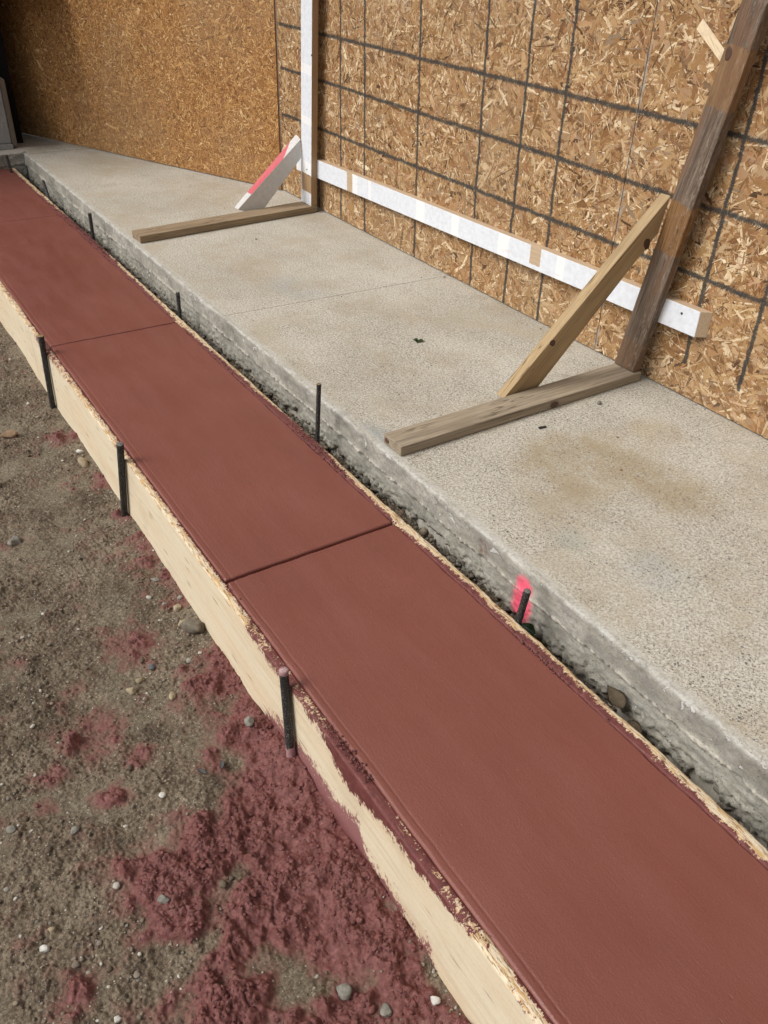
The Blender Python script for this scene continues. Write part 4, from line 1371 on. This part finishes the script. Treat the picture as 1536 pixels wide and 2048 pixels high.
M_STK = {c: mat_stake('stake_steel_' + c, t, c == 'pink') for c, t in (('ochre', (0.34, 0.24, 0.10)), ('grey', (0.20, 0.19, 0.17)), ('pink', (0.5, 0.33, 0.32)))}


def stake(top, bottom, rad, m, label, seed, coat=0):
    top, bottom = Vector(top), Vector(bottom)
    L = (top - bottom).length
    n, seg = 46, 20
    g = np.random.default_rng(seed)
    V, cap, ct = [], [], []
    hs_ = list(np.linspace(0, L - .003, n)) + [L - .001, L, L]
    rs = [1.0] * n + [.93, .78, 0.02]
    for i, (h, r_) in enumerate(zip(hs_, rs)):
        for q in range(seg):
            t = 2 * math.pi * q / seg
            w_ = 1 + g.uniform(-.02, .02)
            blob_ = 0
            if coat:
                blob_ = max(0, 1 - abs(h - .12) / .06) * 1.0 + max(0, (h - L + .03) / .03) * 1.1 + (.35 if math.cos(t - 3.5) > .3 else -.1)
            w_ += max(0, blob_) * g.uniform(.0, .14)
            V.append((rad * r_ * w_ * math.cos(t), rad * r_ * w_ * math.sin(t), h))
            cap.append(1.0 if i >= n + 1 else 0.0)
            ct.append(blob_)
    V = np.array(V)
    N = len(hs_)
    F = []
    for i in range(N - 1):
        for q in range(seg):
            F.append((i * seg + q, i * seg + (q + 1) % seg, (i + 1) * seg + (q + 1) % seg, (i + 1) * seg + q))
    me = npmesh('form_stake', V, np.array(F), True, {'cap': np.array(cap), 'coat': np.array(ct)})
    o = link('form_stake', me, M_STK[m], None, bottom)
    o.rotation_euler = (top - bottom).to_track_quat('Z', 'Y').to_euler()
    return tag(o, label, 'stake', 'steel stakes holding the form boards')


def low(t, b_, z):          # carry the stake's line on down into the soil
    t, b_ = Vector(t), Vector(b_)
    return b_ + (b_ - t) * ((b_.z - z) / (t.z - b_.z))


for t, b_, z, rad, m, lab, sd_, co in (
        ((1.388, -.641, -.040), (1.366, -.639, -.34), -.45, .0118, 'pink', 'black stake crusted with pinkish concrete, nearest one on the dirt side', 1, 1),
        ((2.632, -.641, -.022), (2.742, -.639, -.40), -.46, .0125, 'grey', 'black stake leaning on the dirt-side board, middle one of three', 2, 0),
        ((3.68, -.641, -.015), (3.742, -.639, -.37), -.46, .0125, 'ochre', 'black stake on the dirt side nearest the left edge of the picture', 3, 0),
        ((1.264, -1.321, .014), (1.281, -1.321, -.115), -.3, .0105, 'grey', 'tilted black stake in front of the pink paint on the kerb', 4, 0),
        ((2.428, -1.320, .133), (2.446, -1.320, -.086), -.3, .0085, 'ochre', 'tallest black stake in the gap, ochre tip, left of the long foot board', 5, 0),
        ((3.823, -1.320, .014), (3.829, -1.320, -.108), -.3, .0095, 'grey', 'black stake in the gap at the level of the pavement joint', 6, 0),
        ((5.205, -1.320, .040), (5.218, -1.320, -.122), -.3, .0105, 'grey', 'black stake in the gap beyond the far foot board', 7, 0),
        ((6.285, -1.320, -.015), (6.213, -1.320, -.109), -.3, .0105, 'grey', 'short tilted black stake in the gap near the far corner of the kerb', 8, 0),
        ((6.98, -1.245, .02), (6.96, -1.252, -.11), -.3, .0105, 'grey', 'black stake at the far end of the walkway, on the left edge of the picture', 9, 0)):
    stake(t, low(t, b_, z), rad, m, lab, sd_, co)

# ------------------------------------------------------------------ stones on the soil that one can pick out
def mat_stone(name, col, col2, red=0.0):
    m = Mat(name)
    p = m.obj()
    n = m.noise(p, 70, 4, .7)
    c = m.mix(m.step(n, .3, .7), col, col2)
    c = m.mix(m.step(m.noise(p, 260, 3, .8), .58, .66, 0, .5), c, tuple(.5 * v for v in col))
    if red:
        c = m.mix(m.step(m.noise(p, 35, 3, .7), 1 - red, 1.05 - red), c, (0.15, 0.047, 0.043))
    return m.set(color=c, rough=.8, spec=.35, normal=m.bump(m.math('ADD', n, m.noise(p, 300, 3, .7)), .6, .002))


STONES = [
    ('rock', (3.567, -.408), .042, .45, .62, 'warm', 'flat rusty brown rock at the left edge of the picture', 1.2, 1),
    ('cobble', (3.165, -.61), .034, .75, .62, 'tan', 'smooth tan cobble against the form board, below a small white stone', .2, 2),
    ('pebble', (3.262, -.624), .017, .65, .8, 'white', 'small white pebble above the smooth tan cobble', .5, 3),
    ('rock', (2.769, -.244), .028, .6, .8, 'grey', 'angular grey rock lying alone on the bare dirt at left', 2.2, 4),
    ('clod', (2.005, -.622), .040, .75, .7, 'soil', 'big lump of grey-brown soil pushed against the form board', .8, 5),
    ('cobble', (2.055, -.60), .018, .75, .7, 'tan', 'rounded pale stone beside the soil lump at the form board', 1.8, 6),
    ('pebble', (1.208, .054), .013, .7, .75, 'white', 'chalky white pebble low at the left of the picture', .9, 7),
    ('rock', (0.788, -.462), .022, .6, .85, 'grey', 'flat grey stone half sunk in the red spill', .3, 8),
    ('pebble', (1.863, -.364), .020, .6, .7, 'tan', 'oblong tan pebble on the dirt above the spill', .4, 9),
    ('pebble', (1.778, -.46), .017, .6, .65, 'tan', 'long buff pebble lying crosswise on olive soil', 2.6, 10),
    ('pebble', (1.453, -.308), .012, .4, .8, 'white', 'flat squarish cream chip in mid dirt', .3, 11),
    ('cobble', (1.537, -.597), .017, .8, .9, 'grey', 'round grey stone among red crumbs beside the pink-crusted stake', 0, 12),
    ('rock', (1.17, -.208), .016, .7, .7, 'grey', 'grey stone at the upper rim of the big red spill', 1.0, 13),
    ('pebble', (1.475, -.088), .014, .5, .75, 'grey', 'grey-buff pebble in the dirt near the left edge', 2.0, 14),
    ('pebble', (1.565, .045), .014, .5, .8, 'grey', 'dull grey pebble at the very left of the dirt', 1.0, 15),
    ('pebble', (.981, -.035), .009, .7, .9, 'white', 'tiny bright white stone at the bottom of the dirt', 1.0, 16),
    ('cobble', (1.93, -.45), .013, .7, .8, 'slate', 'dark slate pebble in the cluster above the tan pebble', .7, 17),
    ('cobble', (1.895, -.40), .015, .8, .7, 'tan', 'cream pebble in the cluster above the tan pebble', 1.5, 18),
    ('cobble', (2.13, -.615), .018, .7, .75, 'tan', 'pale cobble near the form board among grey gravel', 2.4, 19),
    ('cobble', (2.17, -.585), .014, .7, .8, 'grey', 'grey cobble near the form board among grey gravel', .4, 20),
    ('rock', (2.30, -.60), .018, .7, .7, 'grey', 'grey angular stone where the red crumbs meet the board', 1.1, 21),
    ('pebble', (1.245, .03), .010, .7, .8, 'tan', 'orange-tan pebble low at the left of the picture', 1.1, 22),
    ('pebble', (0.66, -.615), .013, .7, .8, 'white', 'pale pebble in the gravel under the nearest form board', .6, 23),
    ('rock', (0.70, -.52), .017, .6, .8, 'grey', 'grey stone at the bottom end of the red spill', 2.2, 24),
]
SM = {'warm': mat_stone('rusty_stone', (0.21, 0.13, 0.075), (0.30, 0.20, 0.12)), 'tan': mat_stone('tan_stone', (0.25, 0.20, 0.13), (0.40, 0.33, 0.22)),
      'white': mat_stone('white_stone', (0.45, 0.43, 0.38), (0.62, 0.6, 0.55)), 'grey': mat_stone('grey_stone', (0.15, 0.14, 0.115), (0.25, 0.235, 0.2)),
      'soil': mat_stone('soil_lump', (0.12, 0.10, 0.075), (0.19, 0.165, 0.125), .25), 'slate': mat_stone('slate_stone', (0.07, 0.075, 0.08), (0.14, 0.145, 0.15))}
for nm, (x, y), sz, sq, asp, mt_, lab, rz, sd_ in STONES:
    z = float(ground_z(x, y)) + sz * sq * .35
    o = stone(nm, sz, SM[mt_], (x, y, z), 500 + sd_, rz, 3, sq, asp, .35 if nm in ('rock', 'clod') else .1)
    tag(o, lab, 'stone' if nm != 'clod' else 'soil lump')

# pebbles lying on the pavement
for (x, y), sz, mt_, lab, sd_ in (((1.766, -2.173), .006, 'tan', 'tiny pale pebble on the slab right of the long foot board', 1), ((1.99, -2.30), .013, 'grey', 'grey flat chip lying against the long foot board', 2),
                                 ((1.93, -2.40), .006, 'white', 'tiny cream pebble on the slab close to the near post', 3), ((1.60, -2.02), .006, 'warm', 'tiny reddish stone on the slab', 4),
                                 ((3.42, -2.60), .008, 'tan', 'buff crumb at the foot of the hoarding beside the joint', 5), ((4.43, -2.02), .009, 'tan', 'buff crumb on the slab between the two feet', 6),
                                 ((2.66, -2.59), .007, 'tan', 'buff crumb at the foot of the hoarding behind the tan brace', 7)):
    o = stone('pebble', sz, SM[mt_], (x, y, sz * .4), 600 + sd_, sd_, 2, .6, .7)
    tag(o, lab, 'stone')
# scattered grit
g = np.random.default_rng(77)
n = 260
x = g.uniform(.9, 6.6, n)
y = g.uniform(-2.6, -1.46, n)
s_ = .0008 + .0022 * g.uniform(0, 1, n) ** 3
V, F, k = lumps(np.stack([x, y, s_ * .5], -1), s_, 1, .7, .2, 78)
tag(link('grit', npmesh('grit', V, F, True, {'tone': np.repeat(g.uniform(0, 1, n), k), 'red': np.zeros(n * k)}), M_GRAVEL), 'fine grit scattered over the pavement slabs', 'grit', kind='stuff')

# ------------------------------------------------------------------ leaves, feathers, bit of steel
def leaf(name, loc, L, W, mat, rot, curl, label, cat, lobes=1, thick=.0006, ripple=0.0):
    bm = bmesh.new()
    n, k = 16, 7
    for lb in range(lobes):
        ang = (lb - (lobes - 1) / 2) * 1.5
        V = []
        for i in range(n + 1):
            t = i / n
            wd = W * math.sin(math.pi * t ** .8) ** 1.15
            row = []
            for j in range(k):
                v = (j / (k - 1) - .5) * 2
                xx, yy = L * t, wd * v * .5
                zz = curl * L * (t - .4) ** 2 + abs(v) * wd * .22 + ripple * math.sin(t * 34) * abs(v) - (.0004 if j == 3 else 0)
                c, s2 = math.cos(ang), math.sin(ang)
                row.append(bm.verts.new((xx * c - yy * s2, xx * s2 + yy * c, zz + .0006 * lb)))
            V.append(row)
        for i in range(n):
            for j in range(k - 1):
                try:
                    bm.faces.new((V[i][j], V[i + 1][j], V[i + 1][j + 1], V[i][j + 1]))
                except ValueError:
                    pass
    for f in bm.faces:
        f.smooth = True
    bmesh.ops.solidify(bm, geom=bm.faces[:], thickness=thick)
    me = bpy.data.meshes.new(name)
    bm.to_mesh(me)
    bm.free()
    o = link(name, me, mat, None, loc)
    o.rotation_euler = rot
    return tag(o, label, cat)


M_GREEN = mat_simple('green_leaf', (0.045, 0.085, 0.018), .5, .5, .35, 90, .3)
M_DGREEN = mat_simple('dark_green_leaf', (0.022, 0.05, 0.018), .45, .5, .3, 90, .3)
M_DEAD = mat_simple('dead_leaf', (0.17, 0.13, 0.085), .8, .3, .45, 60, .8)
M_FEATH = mat_simple('grey_feather', (0.16, 0.165, 0.17), .8, .3, .25, 200, .3)
leaf('leaf', (2.815, -2.025, .003), .026, .022, M_GREEN, (0, .05, 2.2), .3, 'small green three-lobed leaf lying on the slab', 'leaf', 3)
leaf('leaf', (1.252, -1.368, -.158), .055, .034, M_DGREEN, (-.75, -.1, .25), -.3, 'dark green leaf tucked behind the stake at the pink paint', 'leaf')
leaf('leaf', (.905, -1.366, -.142), .085, .046, M_DEAD, (-.45, .1, -.3), .5, 'curled dead brown leaf in the gap beside the kerb', 'leaf', 1, .0006, .0016)
leaf('leaf', (.838, -1.362, -.158), .055, .034, M_DEAD, (-.6, .1, .2), -.4, 'smaller crumpled dead leaf just nearer than the curled one', 'leaf', 1, .0006, .0012)
leaf('feather', (1.455, -.432, float(ground_z(1.455, -.432)) + .004), .032, .012, M_FEATH, (0, -.1, .6), .3, 'short grey feather lying flat on olive soil', 'feather')
leaf('feather', (1.478, -.487, float(ground_z(1.478, -.487)) + .006), .045, .013, M_FEATH, (.3, -.2, 2.7), .6, 'curled feather at the edge of the red spill', 'feather')
bt = board('steel_bit', [(1.952, -1.966, .001), (1.952, -1.966, .006), (1.961, -1.968, .006), (1.961, -1.968, .001)],
           [(1.947, -1.996, .001), (1.947, -1.996, .006), (1.956, -1.998, .006), (1.956, -1.998, .001)], M_SCREW, None, .0012)
tag(bt, 'small black bit of metal lying on the slab in front of the long foot board', 'metal bit')
# woody twig on the slab
